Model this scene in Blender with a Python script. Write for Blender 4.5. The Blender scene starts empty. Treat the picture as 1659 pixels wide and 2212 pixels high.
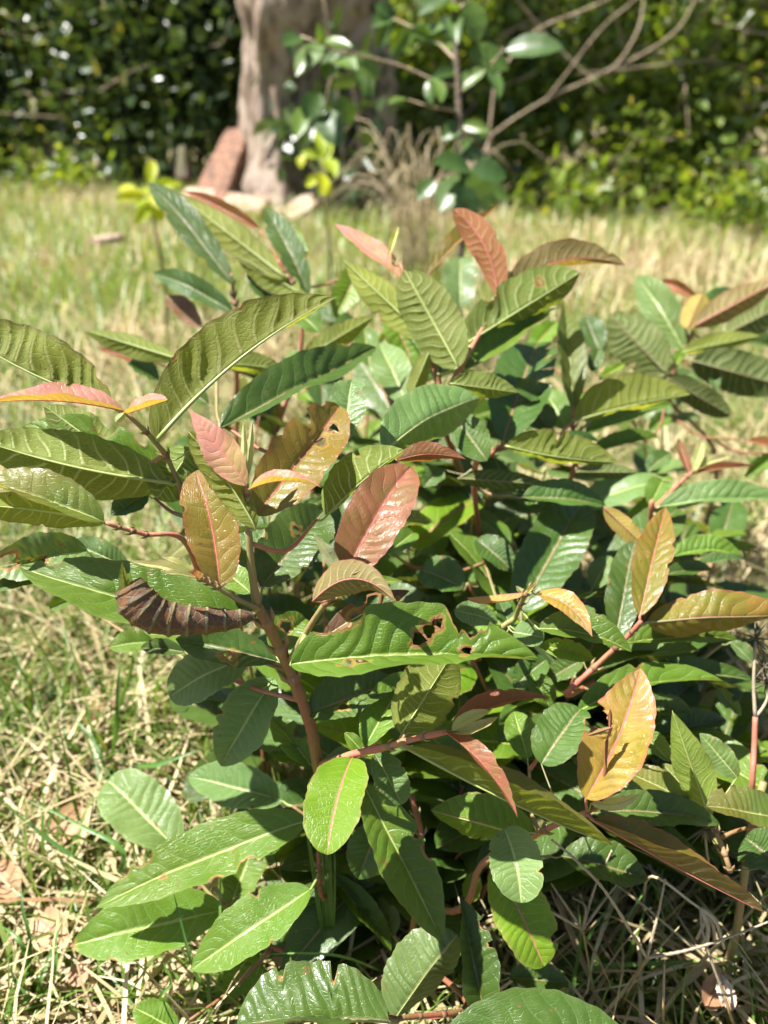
import bpy, math, random
import numpy as np
from mathutils import Vector

# ------------------------------------------------------------------ camera, sky, sun, exposure
SC = bpy.context.scene
COL = SC.collection
CAM_H, PITCH, FPX = 0.60, math.radians(27.0), 1664.0      # metres, downward tilt, focal length in 1659-wide picture units
cam_d = bpy.data.cameras.new('camera'); cam = bpy.data.objects.new('camera', cam_d); COL.objects.link(cam)
cam.location = (0, 0, CAM_H); cam.rotation_euler = (math.pi / 2 - PITCH, 0, 0)
cam_d.sensor_fit = 'VERTICAL'; cam_d.sensor_height = 34.6; cam_d.lens = 34.6 * FPX / 2212
cam_d.clip_start = 0.02; cam_d.clip_end = 400
cam_d.dof.use_dof = True; cam_d.dof.focus_distance = 0.425; cam_d.dof.aperture_fstop = 5.6
SC.camera = cam
SUN_DIR = Vector((-0.48, -0.04, 0.875)).normalized()        # towards the sun
W = bpy.data.worlds.new('World'); SC.world = W; W.use_nodes = True
_sky = W.node_tree.nodes.new('ShaderNodeTexSky'); _sky.sky_type = 'NISHITA'; _sky.sun_disc = False
_sky.sun_elevation = math.asin(SUN_DIR.z); _sky.sun_rotation = math.atan2(SUN_DIR.x, SUN_DIR.y)
_bg = W.node_tree.nodes['Background']; _bg.inputs[1].default_value = 0.05
W.node_tree.links.new(_sky.outputs[0], _bg.inputs[0])
sun_d = bpy.data.lights.new('sun', 'SUN'); sun_d.energy = 5.0; sun_d.angle = math.radians(0.53); sun_d.color = (1.0, 0.965, 0.91)
sun = bpy.data.objects.new('sun', sun_d); COL.objects.link(sun); sun.location = SUN_DIR * 20
sun.rotation_euler = SUN_DIR.to_track_quat('Z', 'Y').to_euler()
SC.view_settings.view_transform = 'Standard'; SC.view_settings.look = 'None'
SC.view_settings.exposure = 1.68; SC.view_settings.gamma = 1.0; SC.view_settings.use_curve_mapping = False
SC.render.engine = 'CYCLES'; SC.cycles.use_denoising = True; SC.cycles.use_adaptive_sampling = True; SC.cycles.adaptive_threshold = 0.025
SC.cycles.max_bounces = 5; SC.cycles.diffuse_bounces = 3; SC.cycles.glossy_bounces = 2; SC.cycles.transmission_bounces = 3; SC.cycles.transparent_max_bounces = 4; SC.cycles.caustics_reflective = False; SC.cycles.caustics_refractive = False

# ------------------------------------------------------------------ helpers
RNG = np.random.default_rng(11)
random.seed(5)
C0 = np.array([0, 0, CAM_H]); FWD = np.array([0, math.cos(PITCH), -math.sin(PITCH)])
UPV = np.array([0, math.sin(PITCH), math.cos(PITCH)]); RGT = np.array([1.0, 0, 0])
def at(sx, sy, z):
    return C0 + z * (FWD + RGT * (sx - 829.5) / FPX + UPV * (1106 - sy) / FPX)
TILE = {1: (0, 0), 2: (829.5, 0), 3: (0, 553), 4: (829.5, 553), 5: (0, 1106), 6: (829.5, 1106), 7: (0, 1659), 8: (829.5, 1659)}
def tl(t, x, y, z):
    o = TILE[t]; return at(o[0] + x / 2, o[1] + y / 2, z)
def unit(v):
    n = np.linalg.norm(v); return v / n if n > 1e-9 else v

def tag(o, label=None, cat=None, group=None, kind=None):
    if label: o['label'] = label
    if cat: o['category'] = cat
    if group: o['group'] = group
    if kind: o['kind'] = kind
    return o
def empty(name, loc, label, cat, group=None):
    o = bpy.data.objects.new(name, None); COL.objects.link(o); o.location = [float(c) for c in loc]; o.empty_display_size = 0.05
    return tag(o, label, cat, group)
def origin_of(parent):
    v = np.zeros(3)
    while parent is not None:
        v += np.array(parent.location); parent = parent.parent
    return v
def add_mesh(name, verts, faces, mat, parent=None, smooth=True, uvs=None, attrs=None, mats=None, midx=None):
    """verts in world space; stored relative to the parent"""
    verts = np.asarray(verts, float)
    base = origin_of(parent) if parent is not None else np.zeros(3)
    me = bpy.data.meshes.new(name)
    if isinstance(faces, np.ndarray):
        nv, nf, k = len(verts), len(faces), faces.shape[1]
        me.vertices.add(nv); me.vertices.foreach_set('co', (verts - base).astype(np.float32).ravel())
        me.loops.add(nf * k); me.loops.foreach_set('vertex_index', faces.astype(np.int32).ravel())
        me.polygons.add(nf); me.polygons.foreach_set('loop_start', np.arange(0, nf * k, k, dtype=np.int32))
        me.polygons.foreach_set('loop_total', np.full(nf, k, dtype=np.int32))
        me.update(calc_edges=True)
    else:
        me.from_pydata((verts - base).tolist(), [], faces); me.update()
    li = None
    if uvs:
        li = np.zeros(len(me.loops), np.int32); me.loops.foreach_get('vertex_index', li)
        for nm, uv in uvs.items():
            lay = me.uv_layers.new(name=nm); lay.data.foreach_set('uv', np.asarray(uv, np.float32)[li].ravel())
    if attrs:
        for nm, a in attrs.items():
            at_ = me.attributes.new(nm, 'FLOAT', 'POINT'); at_.data.foreach_set('value', np.asarray(a, np.float32))
    me.polygons.foreach_set('use_smooth', np.full(len(me.polygons), smooth))
    for m in (mats or [mat]): me.materials.append(m)
    if midx is not None: me.polygons.foreach_set('material_index', np.asarray(midx, np.int32))
    o = bpy.data.objects.new(name, me); COL.objects.link(o)
    if parent is not None: o.parent = parent
    return o
def smooth_path(pts, n):
    """Catmull-Rom through pts, n samples"""
    P = np.asarray(pts, float)
    if len(P) == 2: P = np.array([P[0], (P[0] + P[1]) / 2, P[1]])
    Q = np.vstack([2 * P[0] - P[1], P, 2 * P[-1] - P[-2]])
    out = []
    for t in np.linspace(0, len(P) - 1 - 1e-6, n):
        i = int(t); f = t - i; a, b, c, d = Q[i], Q[i + 1], Q[i + 2], Q[i + 3]
        out.append(0.5 * (2 * b + (c - a) * f + (2 * a - 5 * b + 4 * c - d) * f * f + (3 * b - a - 3 * c + d) * f ** 3))
    return np.array(out)
def tube_geo(path, radii, k=6, flat=1.0):
    path = np.asarray(path); n = len(path); radii = np.broadcast_to(radii, (n,))
    tan = np.gradient(path, axis=0); tan /= np.linalg.norm(tan, axis=1)[:, None] + 1e-12
    ref = np.array([0, 0, 1.0]) if abs(tan[0][2]) < 0.9 else np.array([1.0, 0, 0])
    vs = []; a = unit(np.cross(tan[0], ref))
    ang = np.arange(k) * 2 * math.pi / k
    for i in range(n):
        a = unit(a - tan[i] * np.dot(a, tan[i])); b = np.cross(tan[i], a)
        vs.append(path[i] + radii[i] * (np.cos(ang)[:, None] * a + flat * np.sin(ang)[:, None] * b))
    vs = np.vstack(vs + [path[:1], path[-1:]])
    i, j = np.meshgrid(np.arange(n - 1), np.arange(k), indexing='ij'); j2 = (j + 1) % k
    q = np.stack([i * k + j, i * k + j2, (i + 1) * k + j2, (i + 1) * k + j], -1).reshape(-1, 4).tolist()
    c0, c1 = n * k, n * k + 1
    q += [[c0, (m + 1) % k, m] for m in range(k)] + [[c1, (n - 1) * k + m, (n - 1) * k + (m + 1) % k] for m in range(k)]
    return vs, q
def tube(name, pts, r0, r1, mat, parent, n=14, k=6, knob=0.0):
    path = smooth_path(pts, n); t = np.linspace(0, 1, n)
    rad = (r0 + (r1 - r0) * t) * (1 + knob * (np.sin(t * n * 1.3) ** 8))
    v, f = tube_geo(path, rad, k)
    return add_mesh(name, v, f, mat, parent)

# ------------------------------------------------------------------ materials
class NT:
    def __init__(s, name):
        s.m = bpy.data.materials.new(name); s.m.use_nodes = True; s.t = s.m.node_tree; s.t.nodes.clear()
        s.out = s.n('ShaderNodeOutputMaterial')
    def n(s, ty, **kw):
        x = s.t.nodes.new(ty)
        for k, v in kw.items(): setattr(x, k, v)
        return x
    def put(s, sock, v):
        if hasattr(v, 'is_output') or isinstance(v, bpy.types.NodeSocket): s.t.links.new(v, sock)
        elif isinstance(v, (tuple, list)): sock.default_value = (*v, 1.0)[:len(sock.default_value)] if len(v) == 3 and len(sock.default_value) == 4 else v
        else: sock.default_value = v
    def math(s, op, a, b=0.0, c=None):
        x = s.n('ShaderNodeMath', operation=op); s.put(x.inputs[0], a); s.put(x.inputs[1], b)
        if c is not None: s.put(x.inputs[2], c)
        return x.outputs[0]
    def step(s, v, lo, hi, a=0.0, b=1.0):
        x = s.n('ShaderNodeMapRange', interpolation_type='SMOOTHSTEP')
        for i, q in enumerate((v, lo, hi, a, b)): s.put(x.inputs[i], q)
        return x.outputs[0]
    def mix(s, f, a, b, blend='MIX'):
        x = s.n('ShaderNodeMix', data_type='RGBA', blend_type=blend)
        s.put(x.inputs[0], f); s.put(x.inputs[6], a); s.put(x.inputs[7], b); return x.outputs[2]
    def noise(s, vec, scale, detail=3.0, rough=0.55):
        x = s.n('ShaderNodeTexNoise'); s.put(x.inputs['Vector'], vec); x.inputs['Scale'].default_value = scale
        x.inputs['Detail'].default_value = detail; x.inputs['Roughness'].default_value = rough; return x.outputs[0]
    def voro(s, vec, scale, feature='DISTANCE_TO_EDGE'):
        x = s.n('ShaderNodeTexVoronoi', feature=feature); s.put(x.inputs['Vector'], vec); x.inputs['Scale'].default_value = scale; return x.outputs[0]
    def ramp(s, f, stops):
        x = s.n('ShaderNodeValToRGB'); s.put(x.inputs[0], f); e = x.color_ramp.elements
        while len(e) < len(stops): e.new(0.5)
        for q, (p, c) in zip(e, stops): q.position = p; q.color = (*c, 1)
        return x.outputs[0]
    def bump(s, h, strength, dist):
        x = s.n('ShaderNodeBump'); s.put(x.inputs['Height'], h); x.inputs['Strength'].default_value = strength; x.inputs['Distance'].default_value = dist
        return x.outputs[0]
    def bsdf(s, col, rough, normal=None, spec=0.5, coat=None):
        x = s.n('ShaderNodeBsdfPrincipled'); s.put(x.inputs['Base Color'], col); s.put(x.inputs['Roughness'], rough)
        x.inputs['Specular IOR Level'].default_value = spec
        if normal is not None: s.put(x.inputs['Normal'], normal)
        if coat is not None:
            s.put(x.inputs['Coat Weight'], coat); x.inputs['Coat Roughness'].default_value = 0.27
            if normal is not None: s.put(x.inputs['Coat Normal'], normal)
        return x.outputs[0]
    def finish(s, sh): s.t.links.new(sh, s.out.inputs[0]); return s.m
    def leafy(s, col, rough, trans, tcol, normal=None, spec=0.5, coat=None):
        p = s.bsdf(col, rough, normal, spec, coat); tr = s.n('ShaderNodeBsdfTranslucent'); s.put(tr.inputs[0], tcol)
        if normal is not None: s.put(tr.inputs[1], normal)
        mx = s.n('ShaderNodeMixShader'); s.put(mx.inputs[0], trans); s.t.links.new(p, mx.inputs[1]); s.t.links.new(tr.outputs[0], mx.inputs[2])
        return s.finish(mx.outputs[0])

def leaf_material(name, top, top2, under, vein_t, vein_u, mid, edge, rough=0.38, trans=0.3, spot=0.70, edge_f=0.6, tgain=1.5, tip=None, wax=0.26, mott=0):
    """two-sided guava blade: upper skin waxy, lower skin matt and paler with raised pale veins"""
    s = NT(name)
    uvn = s.n('ShaderNodeUVMap', uv_map='leaf'); ven = s.n('ShaderNodeUVMap', uv_map='vein')
    sx = s.n('ShaderNodeSeparateXYZ'); s.put(sx.inputs[0], uvn.outputs[0]); vx = s.n('ShaderNodeSeparateXYZ'); s.put(vx.inputs[0], ven.outputs[0])
    tc = s.n('ShaderNodeTexCoord').outputs['Object']; oi = s.n('ShaderNodeObjectInfo'); geo = s.n('ShaderNodeNewGeometry')
    av = vx.outputs[1]
    fr = s.math('FRACT', s.math('ADD', vx.outputs[0], 0.5)); d = s.math('ABSOLUTE', s.math('SUBTRACT', fr, 0.5))
    vein = s.step(d, s.step(geo.outputs['Backfacing'], 0, 1, 0.02, 0.035), s.step(geo.outputs['Backfacing'], 0, 1, 0.085, 0.12), 1, 0); vein = s.math('MULTIPLY', vein, s.step(av, 0.3, 1.0, 1.0, 0.25))
    midm = s.step(av, 0.02, 0.07, 1, 0); edg = s.step(av, 0.86, 1.0)
    # finer cross veins between the side veins
    comb = s.n('ShaderNodeCombineXYZ'); s.put(comb.inputs[0], s.math('MULTIPLY', vx.outputs[0], 1.6)); s.put(comb.inputs[1], s.math('MULTIPLY', av, 9.0)); s.put(comb.inputs[2], s.math('MULTIPLY', oi.outputs['Random'], 30.0))
    net = s.voro(comb.outputs[0], 1.3); netm = s.step(net, 0.0, 0.10, 1, 0)
    n1 = s.noise(tc, 38.0, 3.0); n2 = s.noise(tc, 420.0, 2.0); n3 = s.noise(tc, 150.0, 2.0)
    tcol = s.mix(s.step(n1, 0.35, 0.65), top, top2)
    if tip:
        g_ = s.math('ADD', sx.outputs[0], s.math('ADD', s.math('MULTIPLY', s.math('SUBTRACT', n1, 0.5), 1.3), s.math('MULTIPLY', s.math('SUBTRACT', oi.outputs['Random'], 0.5), 0.7)))
        tcol = s.mix(s.step(g_, 0.15, 0.85), tcol, tip)
        if mott: tcol = s.mix(s.step(s.noise(tc, 70.0, 6, .65), 0.46, 0.66, 0, mott), tcol, (0.125, 0.140, 0.022))
    dust = s.step(s.noise(tc, 90.0, 5, .7), 0.5, 0.78, 0, 0.12); tcol = s.mix(dust, tcol, (0.24, 0.26, 0.16))
    tcol = s.mix(s.math('MULTIPLY', vein, 0.45), tcol, vein_t); tcol = s.mix(s.math('MULTIPLY', netm, 0.12), tcol, vein_t)
    ucol = s.mix(s.step(n1, 0.3, 0.7, 0, 0.5), under, top2)
    ucol = s.mix(s.math('MULTIPLY', vein, 0.75), ucol, vein_u); ucol = s.mix(s.math('MULTIPLY', netm, 0.22), ucol, vein_u)
    col = s.mix(geo.outputs['Backfacing'], tcol, ucol)
    col = s.mix(s.math('MULTIPLY', midm, 0.85), col, mid); col = s.mix(s.math('MULTIPLY', edg, edge_f), col, edge)
    col = s.mix(s.step(n2, 0.3, 0.7, 0, 0.18), col, s.mix(1.0, col, (0.7, 0.7, 0.65), 'MULTIPLY'))
    hsv = s.n('ShaderNodeHueSaturation'); s.put(hsv.inputs['Color'], col)
    s.put(hsv.inputs['Hue'], s.step(oi.outputs['Random'], 0, 1, 0.485, 0.502)); s.put(hsv.inputs['Value'], s.math('ADD', 0.82, s.math('MULTIPLY', s.math('FRACT', s.math('MULTIPLY', oi.outputs['Random'], 7.31)), 0.38)))
    col = hsv.outputs[0]
    col = s.mix(s.step(n3, spot, spot + 0.04, 0, 0.75), col, (0.16, 0.075, 0.03))
    wear = s.n('ShaderNodeAttribute', attribute_name='wear'); wm = s.step(s.math('ADD', wear.outputs['Fac'], s.math('MULTIPLY', s.math('SUBTRACT', n2, 0.5), 0.5)), 0.35, 0.65)
    col = s.mix(s.step(wear.outputs['Fac'], 0.05, 0.4, 0, 0.6), col, (0.30, 0.24, 0.05))
    col = s.mix(wm, col, s.mix(n3, (0.14, 0.06, 0.025), (0.30, 0.15, 0.06)))
    sgn = s.step(geo.outputs['Backfacing'], 0, 1, -1.0, 1.7)
    hgt = s.math('ADD', s.math('MULTIPLY', s.math('ADD', s.math('MULTIPLY', netm, 0.5), vein), sgn), s.math('MULTIPLY', n2, 0.35))
    nrm = s.bump(hgt, 0.36, 0.0008)
    rg = s.math('ADD', s.step(geo.outputs['Backfacing'], 0, 1, rough, 0.62), s.math('MULTIPLY', s.math('SUBTRACT', n3, 0.5), 0.22))
    trc = s.mix(1.0, col, (1.25 * tgain, 1.15 * tgain, 0.45 * tgain), 'MULTIPLY')
    return s.leafy(col, rg, trans, trc, nrm, 0.28, s.step(geo.outputs['Backfacing'], 0, 1, wax, 0.0))

LM = {
 'G': leaf_material('leaf_green', (0.072, 0.150, 0.012), (0.094, 0.172, 0.016), (0.140, 0.175, 0.030), (0.14, 0.26, 0.07), (0.34, 0.40, 0.17), (0.30, 0.36, 0.10), (0.13, 0.19, 0.04), 0.40, 0.30, tip=(0.088, 0.155, 0.013)),
 'D': leaf_material('leaf_dark_green', (0.040, 0.088, 0.012), (0.054, 0.105, 0.016), (0.085, 0.112, 0.024), (0.08, 0.16, 0.05), (0.24, 0.29, 0.13), (0.20, 0.15, 0.07), (0.07, 0.10, 0.03), 0.38, 0.20),  # older dark leaves; also carries shade in its colour for leaves inside the clump
 'S': leaf_material('leaf_silvery_green', (0.088, 0.155, 0.040), (0.108, 0.178, 0.050), (0.18, 0.22, 0.08), (0.18, 0.29, 0.11), (0.36, 0.40, 0.22), (0.30, 0.35, 0.14), (0.16, 0.22, 0.08), 0.42, 0.25),
 'Y': leaf_material('leaf_yellow_green', (0.105, 0.225, 0.010), (0.135, 0.250, 0.014), (0.22, 0.30, 0.06), (0.24, 0.36, 0.07), (0.36, 0.42, 0.13), (0.40, 0.19, 0.10), (0.25, 0.22, 0.06), 0.42, 0.38, tip=(0.115, 0.22, 0.012)),
 'U': leaf_material('leaf_olive', (0.105, 0.165, 0.030), (0.130, 0.175, 0.035), (0.200, 0.250, 0.036), (0.16, 0.20, 0.06), (0.36, 0.38, 0.15), (0.34, 0.33, 0.12), (0.16, 0.12, 0.05), 0.40, 0.48, tip=(0.15, 0.155, 0.03)),
 'B': leaf_material('leaf_bronze', (0.150, 0.140, 0.016), (0.180, 0.135, 0.022), (0.175, 0.145, 0.055), (0.22, 0.17, 0.05), (0.36, 0.31, 0.15), (0.36, 0.10, 0.07), (0.26, 0.09, 0.05), 0.36, 0.28, tip=(0.190, 0.125, 0.018), mott=0.55, wax=0.14),
 'R': leaf_material('leaf_copper_red', (0.215, 0.115, 0.030), (0.255, 0.110, 0.045), (0.250, 0.100, 0.035), (0.33, 0.13, 0.09), (0.40, 0.26, 0.15), (0.46, 0.13, 0.11), (0.36, 0.12, 0.10), 0.40, 0.40, tip=(0.30, 0.125, 0.060), mott=0.45, wax=0.14),
 'P': leaf_material('leaf_pink', (0.340, 0.250, 0.100), (0.420, 0.200, 0.130), (0.330, 0.290, 0.040), (0.50, 0.25, 0.17), (0.46, 0.42, 0.24), (0.50, 0.18, 0.14), (0.48, 0.18, 0.15), 0.45, 0.35, 0.8, tip=(0.43, 0.20, 0.15), wax=0.08, mott=0.35),
 'O': leaf_material('leaf_gold', (0.270, 0.240, 0.020), (0.330, 0.235, 0.035), (0.330, 0.270, 0.060), (0.46, 0.30, 0.10), (0.46, 0.42, 0.17), (0.52, 0.15, 0.11), (0.46, 0.14, 0.10), 0.36, 0.38, 0.8, tip=(0.38, 0.235, 0.07), mott=0.55, wax=0.14),
 'T': leaf_material('leaf_tender', (0.330, 0.390, 0.130), (0.370, 0.410, 0.170), (0.40, 0.44, 0.24), (0.44, 0.46, 0.22), (0.50, 0.52, 0.32), (0.46, 0.44, 0.20), (0.44, 0.30, 0.18), 0.55, 0.35, 0.85, tip=(0.4, 0.36, 0.16), wax=0.08),
 'N': leaf_material('leaf_withered', (0.115, 0.060, 0.040), (0.150, 0.085, 0.045), (0.110, 0.058, 0.042), (0.20, 0.19, 0.09), (0.34, 0.35, 0.17), (0.24, 0.25, 0.11), (0.19, 0.19, 0.08), 0.55, 0.15, 0.55, wax=0.08),
}
def stem_material(name, c1, c2, c3=(0.10, 0.06, 0.035)):
    s = NT(name); tc = s.n('ShaderNodeTexCoord').outputs['Object']
    mp = s.n('ShaderNodeMapping'); s.put(mp.inputs[0], tc); mp.inputs['Scale'].default_value = (1, 1, 0.25)
    n1 = s.noise(mp.outputs[0], 60, 4); n2 = s.noise(mp.outputs[0], 500, 3)
    col = s.mix(s.step(n1, 0.38, 0.62), c1, c2); col = s.mix(s.step(n2, 0.5, 0.75, 0, 0.6), col, c3)
    return s.finish(s.bsdf(col, 0.55, s.bump(n2, 0.4, 0.0008), 0.35))
M_STEM = stem_material('bark_red_brown', (0.24, 0.085, 0.045), (0.20, 0.12, 0.05))
M_STEMP = stem_material('bark_pink', (0.42, 0.13, 0.09), (0.34, 0.17, 0.09), (0.25, 0.10, 0.06))
M_STEMG = stem_material('bark_green', (0.21, 0.21, 0.07), (0.26, 0.17, 0.08), (0.16, 0.13, 0.05))
M_NODE = stem_material('bark_node', (0.16, 0.075, 0.045), (0.24, 0.14, 0.07), (0.09, 0.05, 0.03))
def plain_vein(name, c):
    s = NT(name); tc = s.n('ShaderNodeTexCoord').outputs['Object']; n = s.noise(tc, 300, 2)
    return s.finish(s.bsdf(s.mix(n, c, tuple(x * 0.7 for x in c)), 0.5))
MIDM = {'G': plain_vein('rib_pale_green', (0.33, 0.40, 0.13)), 'R': plain_vein('rib_red', (0.44, 0.15, 0.11)), 'D': plain_vein('rib_dull', (0.24, 0.22, 0.10))}
MIDOF = {'G': 'G', 'D': 'D', 'S': 'G', 'Y': 'R', 'U': 'G', 'B': 'R', 'R': 'R', 'P': 'R', 'O': 'R', 'T': 'G', 'N': 'G'}

# ------------------------------------------------------------------ leaf builder
class Plant:
    def __init__(s, name, root, label, cat='shrub', group=None):
        s.root = np.array(root, float); s.e = empty(name, s.root, label, cat, group); s.pts = []; s.rad = []
    def stem(s, pts, r0, r1, mat=M_STEM, name='stem', n=26, k=8):
        path = smooth_path(pts, n); t = np.linspace(0, 1, n)
        rad = 0.55 * (r0 + (r1 - r0) * t) * (1 + 0.20 * np.exp(-((t * 6) % 1 - 0.5) ** 2 / 0.003)) * (1 + 0.05 * RNG.normal(size=n))
        v, f = tube_geo(path, rad, k); o = add_mesh(name, v, f, mat, s.e)
        if k >= 8:                                     # swollen leaf joints with small buds
            for i in (int(n * .62), int(n * .74), int(n * .87)):
                tn = unit(path[min(i + 1, n - 1)] - path[i - 1]); sd = unit(np.cross(tn, C0 - path[i])); c_ = path[i]; r_ = rad[i]
                pv, pf = tube_geo(np.array([c_ - tn * r_ * 1.3, c_ - tn * r_ * .5, c_ + tn * r_ * .35, c_ + tn * r_ * 1.1]), np.array([r_ * .95, r_ * 1.22, r_ * 1.28, r_ * .95]), 9); add_mesh('node', pv, pf, M_NODE, s.e)
                for q_ in (-1, 1):
                    b_ = c_ + sd * q_ * r_ * .9; pv, pf = tube_geo(np.array([b_, b_ + (sd * q_ * .7 + tn) * r_ * .9, b_ + (sd * q_ * .9 + tn * 2.2) * r_ * 1.2]), np.array([r_ * .55, r_ * .5, r_ * .06]), 6); add_mesh('bud', pv, pf, M_STEMG, s.e)
        for i in range(n): s.pts.append(path[i]); s.rad.append(rad[i])
        return o
    def attach(s, b, twig=True):
        """nearest wood for a leaf base; grows a twig when the wood is far"""
        P = np.array(s.pts); d = np.linalg.norm(P - b, axis=1) + np.where(P[:, 2] > b[2] + 0.01, 0.05, 0)
        i = int(np.argmin(d)); p = P[i]; dist = np.linalg.norm(p - b)
        if dist < 0.035 or not twig: return p if dist < 0.06 else b
        j = b + unit(p - b) * 0.008
        mid = (p + j) / 2 + np.array([0, 0, -0.10 * dist]) + RNG.normal(size=3) * 0.04 * dist
        path = smooth_path([p, mid, j], 10); v, f = tube_geo(path, np.linspace(0.0015, 0.0010, 10), 6)
        add_mesh('twig', v, f, random.choice([M_STEM, M_STEMG, M_STEMP]), s.e)
        for q in path[3:]: s.pts.append(q); s.rad.append(0.0015)
        return j

def profile(u, shape):
    if shape == 'o': return np.where(u < .5, (1 - np.abs(2 * u - 1) ** 2.3) ** .55, (1 - np.abs(2 * u - 1) ** 2.6) ** .62)
    if shape == 'l': m = .42; return np.where(u < m, np.clip(1 - ((m - u) / m) ** 2.0, 0, 1) ** .72, np.clip(1 - ((u - m) / (1 - m)) ** 1.55, 0, 1) ** 1.05)
    return np.where(u < .47, np.clip(1 - ((.47 - u) / .47) ** 2.1, 0, 1) ** .62, np.clip(1 - ((u - .47) / .53) ** 2.0, 0, 1) ** .88)

def build_leaf(plant, B, T, wid, N, aL, aR, side, col, arch=0.0, bend=0.0, shape='e', bites=(), holes=(), quilt=1.0, curl=0.0, nv=11,
               nu=60, nw=8, name='leaf', rib=True, attach=True, dmg=0, rib_mat=None, twist=0.0, label=None, raw=0):
    B, T = np.asarray(B, float), np.asarray(T, float); ax = T - B; L = np.linalg.norm(ax); t0 = ax / L
    N = unit(N - t0 * np.dot(N, t0)); lf = np.cross(N, t0)
    u = np.linspace(0, 1, nu + 1); bow = 4 * u * (1 - u)
    P = B + np.outer(u, ax) + np.outer(bow * bend * L, lf) + np.outer(bow * arch * L, N)
    P += np.outer(0.010 * L * np.sin(u * 9 + RNG.uniform(0, 6)) * bow, N)
    tan = np.gradient(P, axis=0); tan /= np.linalg.norm(tan, axis=1)[:, None]
    Nu = N - tan * (tan @ N)[:, None]; Nu /= np.linalg.norm(Nu, axis=1)[:, None] + 1e-9
    lu = np.cross(Nu, tan)
    hw = profile(u, shape) * wid / 2; hw[0] = hw[-1] = 0
    hw = np.maximum(hw, 0)
    sg = 1.0 if side == 't' else -1.0
    nv = nv + RNG.uniform(-1.6, 1.6); vj = RNG.uniform(0, 6, 3); twist = twist + RNG.normal() * 0.28; sk = RNG.uniform(.105, .15)
    v = np.linspace(-1, 1, 2 * nw + 1); U, V = np.meshgrid(u, v, indexing='ij'); A = np.abs(V)
    HW = np.empty_like(U); wear = np.zeros_like(U)
    ph = RNG.uniform(0, 6, 4)
    for s_, msk in ((-1, v <= 0), (1, v > 0)):
        f = 1 + 0.018 * np.sin(u * 33 + ph[0] + s_) + 0.015 * np.sin(u * 71 + ph[1] + s_)
        w_ = np.zeros_like(u)
        for (u0, sd, du, dep) in bites:
            if (sd == 'L') == (s_ < 0):
                q = np.clip(1 - ((u - u0) / du) ** 2, 0, 1); rag = 1 + 0.13 * np.sin(u * 180 + ph[2]) + 0.1 * np.sin(u * 330 + ph[3])
                f = f * (1 - dep * np.clip(np.sqrt(q) * rag, 0, 1)); w_ = np.maximum(w_, (q > 0.0) * 0.9)
        HW[:, msk] = (hw * f)[:, None]; wear[:, msk] = np.clip(w_[:, None] * (A[:, msk] - 0.86) / 0.14, 0, 1)
    if side == 't' and not raw:                       # blades fold upward along the midrib
        aL, aR = (-(x * 1.35 + 3) if 0 < x < 50 else (-x if 50 <= x < 75 else x) for x in (aL, aR))
    al, ar = math.radians(aL), math.radians(aR)
    def surf(U, V, HW, idx=None):
        A = np.abs(V); iu = np.clip(U * nu, 0, nu); i0 = np.minimum(iu.astype(int), nu - 1); fr = (iu - i0)[..., None]
        lerp = lambda X: X[i0] * (1 - fr) + X[i0 + 1] * fr
        p, l_, n_ = lerp(P), lerp(lu), lerp(Nu)
        isL = V <= 0; tw = twist * (U - .5)
        ang = np.where(isL, al, ar) + np.where(isL, tw, -tw); aeff = ang + curl * A * 0.5; aloc = ang + curl * A
        sgn = np.where(isL, 1.0, -1.0)[..., None]
        d = l_ * sgn * np.cos(aeff)[..., None] - n_ * np.sin(aeff)[..., None]
        nn = n_ * np.cos(aloc)[..., None] + l_ * sgn * np.sin(aloc)[..., None]
        s = nv * (U - sk * A ** 1.25) + np.where(isL, 0.0, vj[2]) + 0.30 * np.sin(U * 8 + vj[0] + np.where(isL, 0, 2)) + 0.16 * np.sin(U * 19 + vj[1] + 3 * A)
        q = np.abs(np.sin(math.pi * s)) ** 0.75
        amp = (0.020 if col in 'BROPN' else 0.026) * (1.25 if side == 't' else 1.35) * wid * quilt * np.clip(np.sin(math.pi * np.clip(U, 0, 1)), 0, 1) ** .5 * np.clip(A * 6, 0, 1) * (1 - 0.55 * A ** 3)
        dz = amp * q * (0.8 + 0.35 * np.sin(U * 11 + vj[0] + 2 * V)) + 0.030 * wid * A ** 3 * np.sin(U * 15 + ph[0] + sgn[..., 0]) * np.sin(math.pi * U)
        dz += 0.016 * wid * np.sin(U * 6 + ph[1] + 2 * V) * A * (1 - A) * 2
        return p + d * (A * HW)[..., None] + nn * (sg * dz)[..., None], s
    X, S = surf(U, V, HW)
    keep = np.ones((nu, 2 * nw), bool)
    for (u0, v0, r) in holes:
        hr = r * 1.0
        def dist(U, V):
            dx, dy = (U - u0) * L, (V - v0) * np.maximum(HW, 1e-5); th = np.arctan2(dy, dx)
            rr = hr * (1 + 0.22 * np.sin(3 * th + u0 * 50) + 0.13 * np.sin(5 * th + v0 * 40)); return np.sqrt(dx * dx + dy * dy) / rr
        D = dist(U, V); ins = D < 1
        cnt = ins[:-1, :-1].astype(int) + ins[1:, :-1] + ins[:-1, 1:] + ins[1:, 1:]
        keep &= cnt < 4
        touch = np.zeros_like(ins); kf = cnt < 4
        for a, b in ((0, 0), (1, 0), (0, 1), (1, 1)): touch[a:a + nu, b:b + 2 * nw] |= kf
        mv = ins & touch & (D > 0.05)
        U2 = np.where(mv, u0 + (U - u0) / np.maximum(D, .05), U); V2 = np.where(mv, v0 + (V - v0) / np.maximum(D, .05), V)
        U, V = np.clip(U2, 0, 1), np.clip(V2, -1, 1)
        X, S = surf(U, V, HW)
        wear = np.maximum(wear, np.clip((1.9 - D) * .9, 0, 1))
    n2 = 2 * nw + 1
    i, j = np.nonzero(keep)
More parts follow.
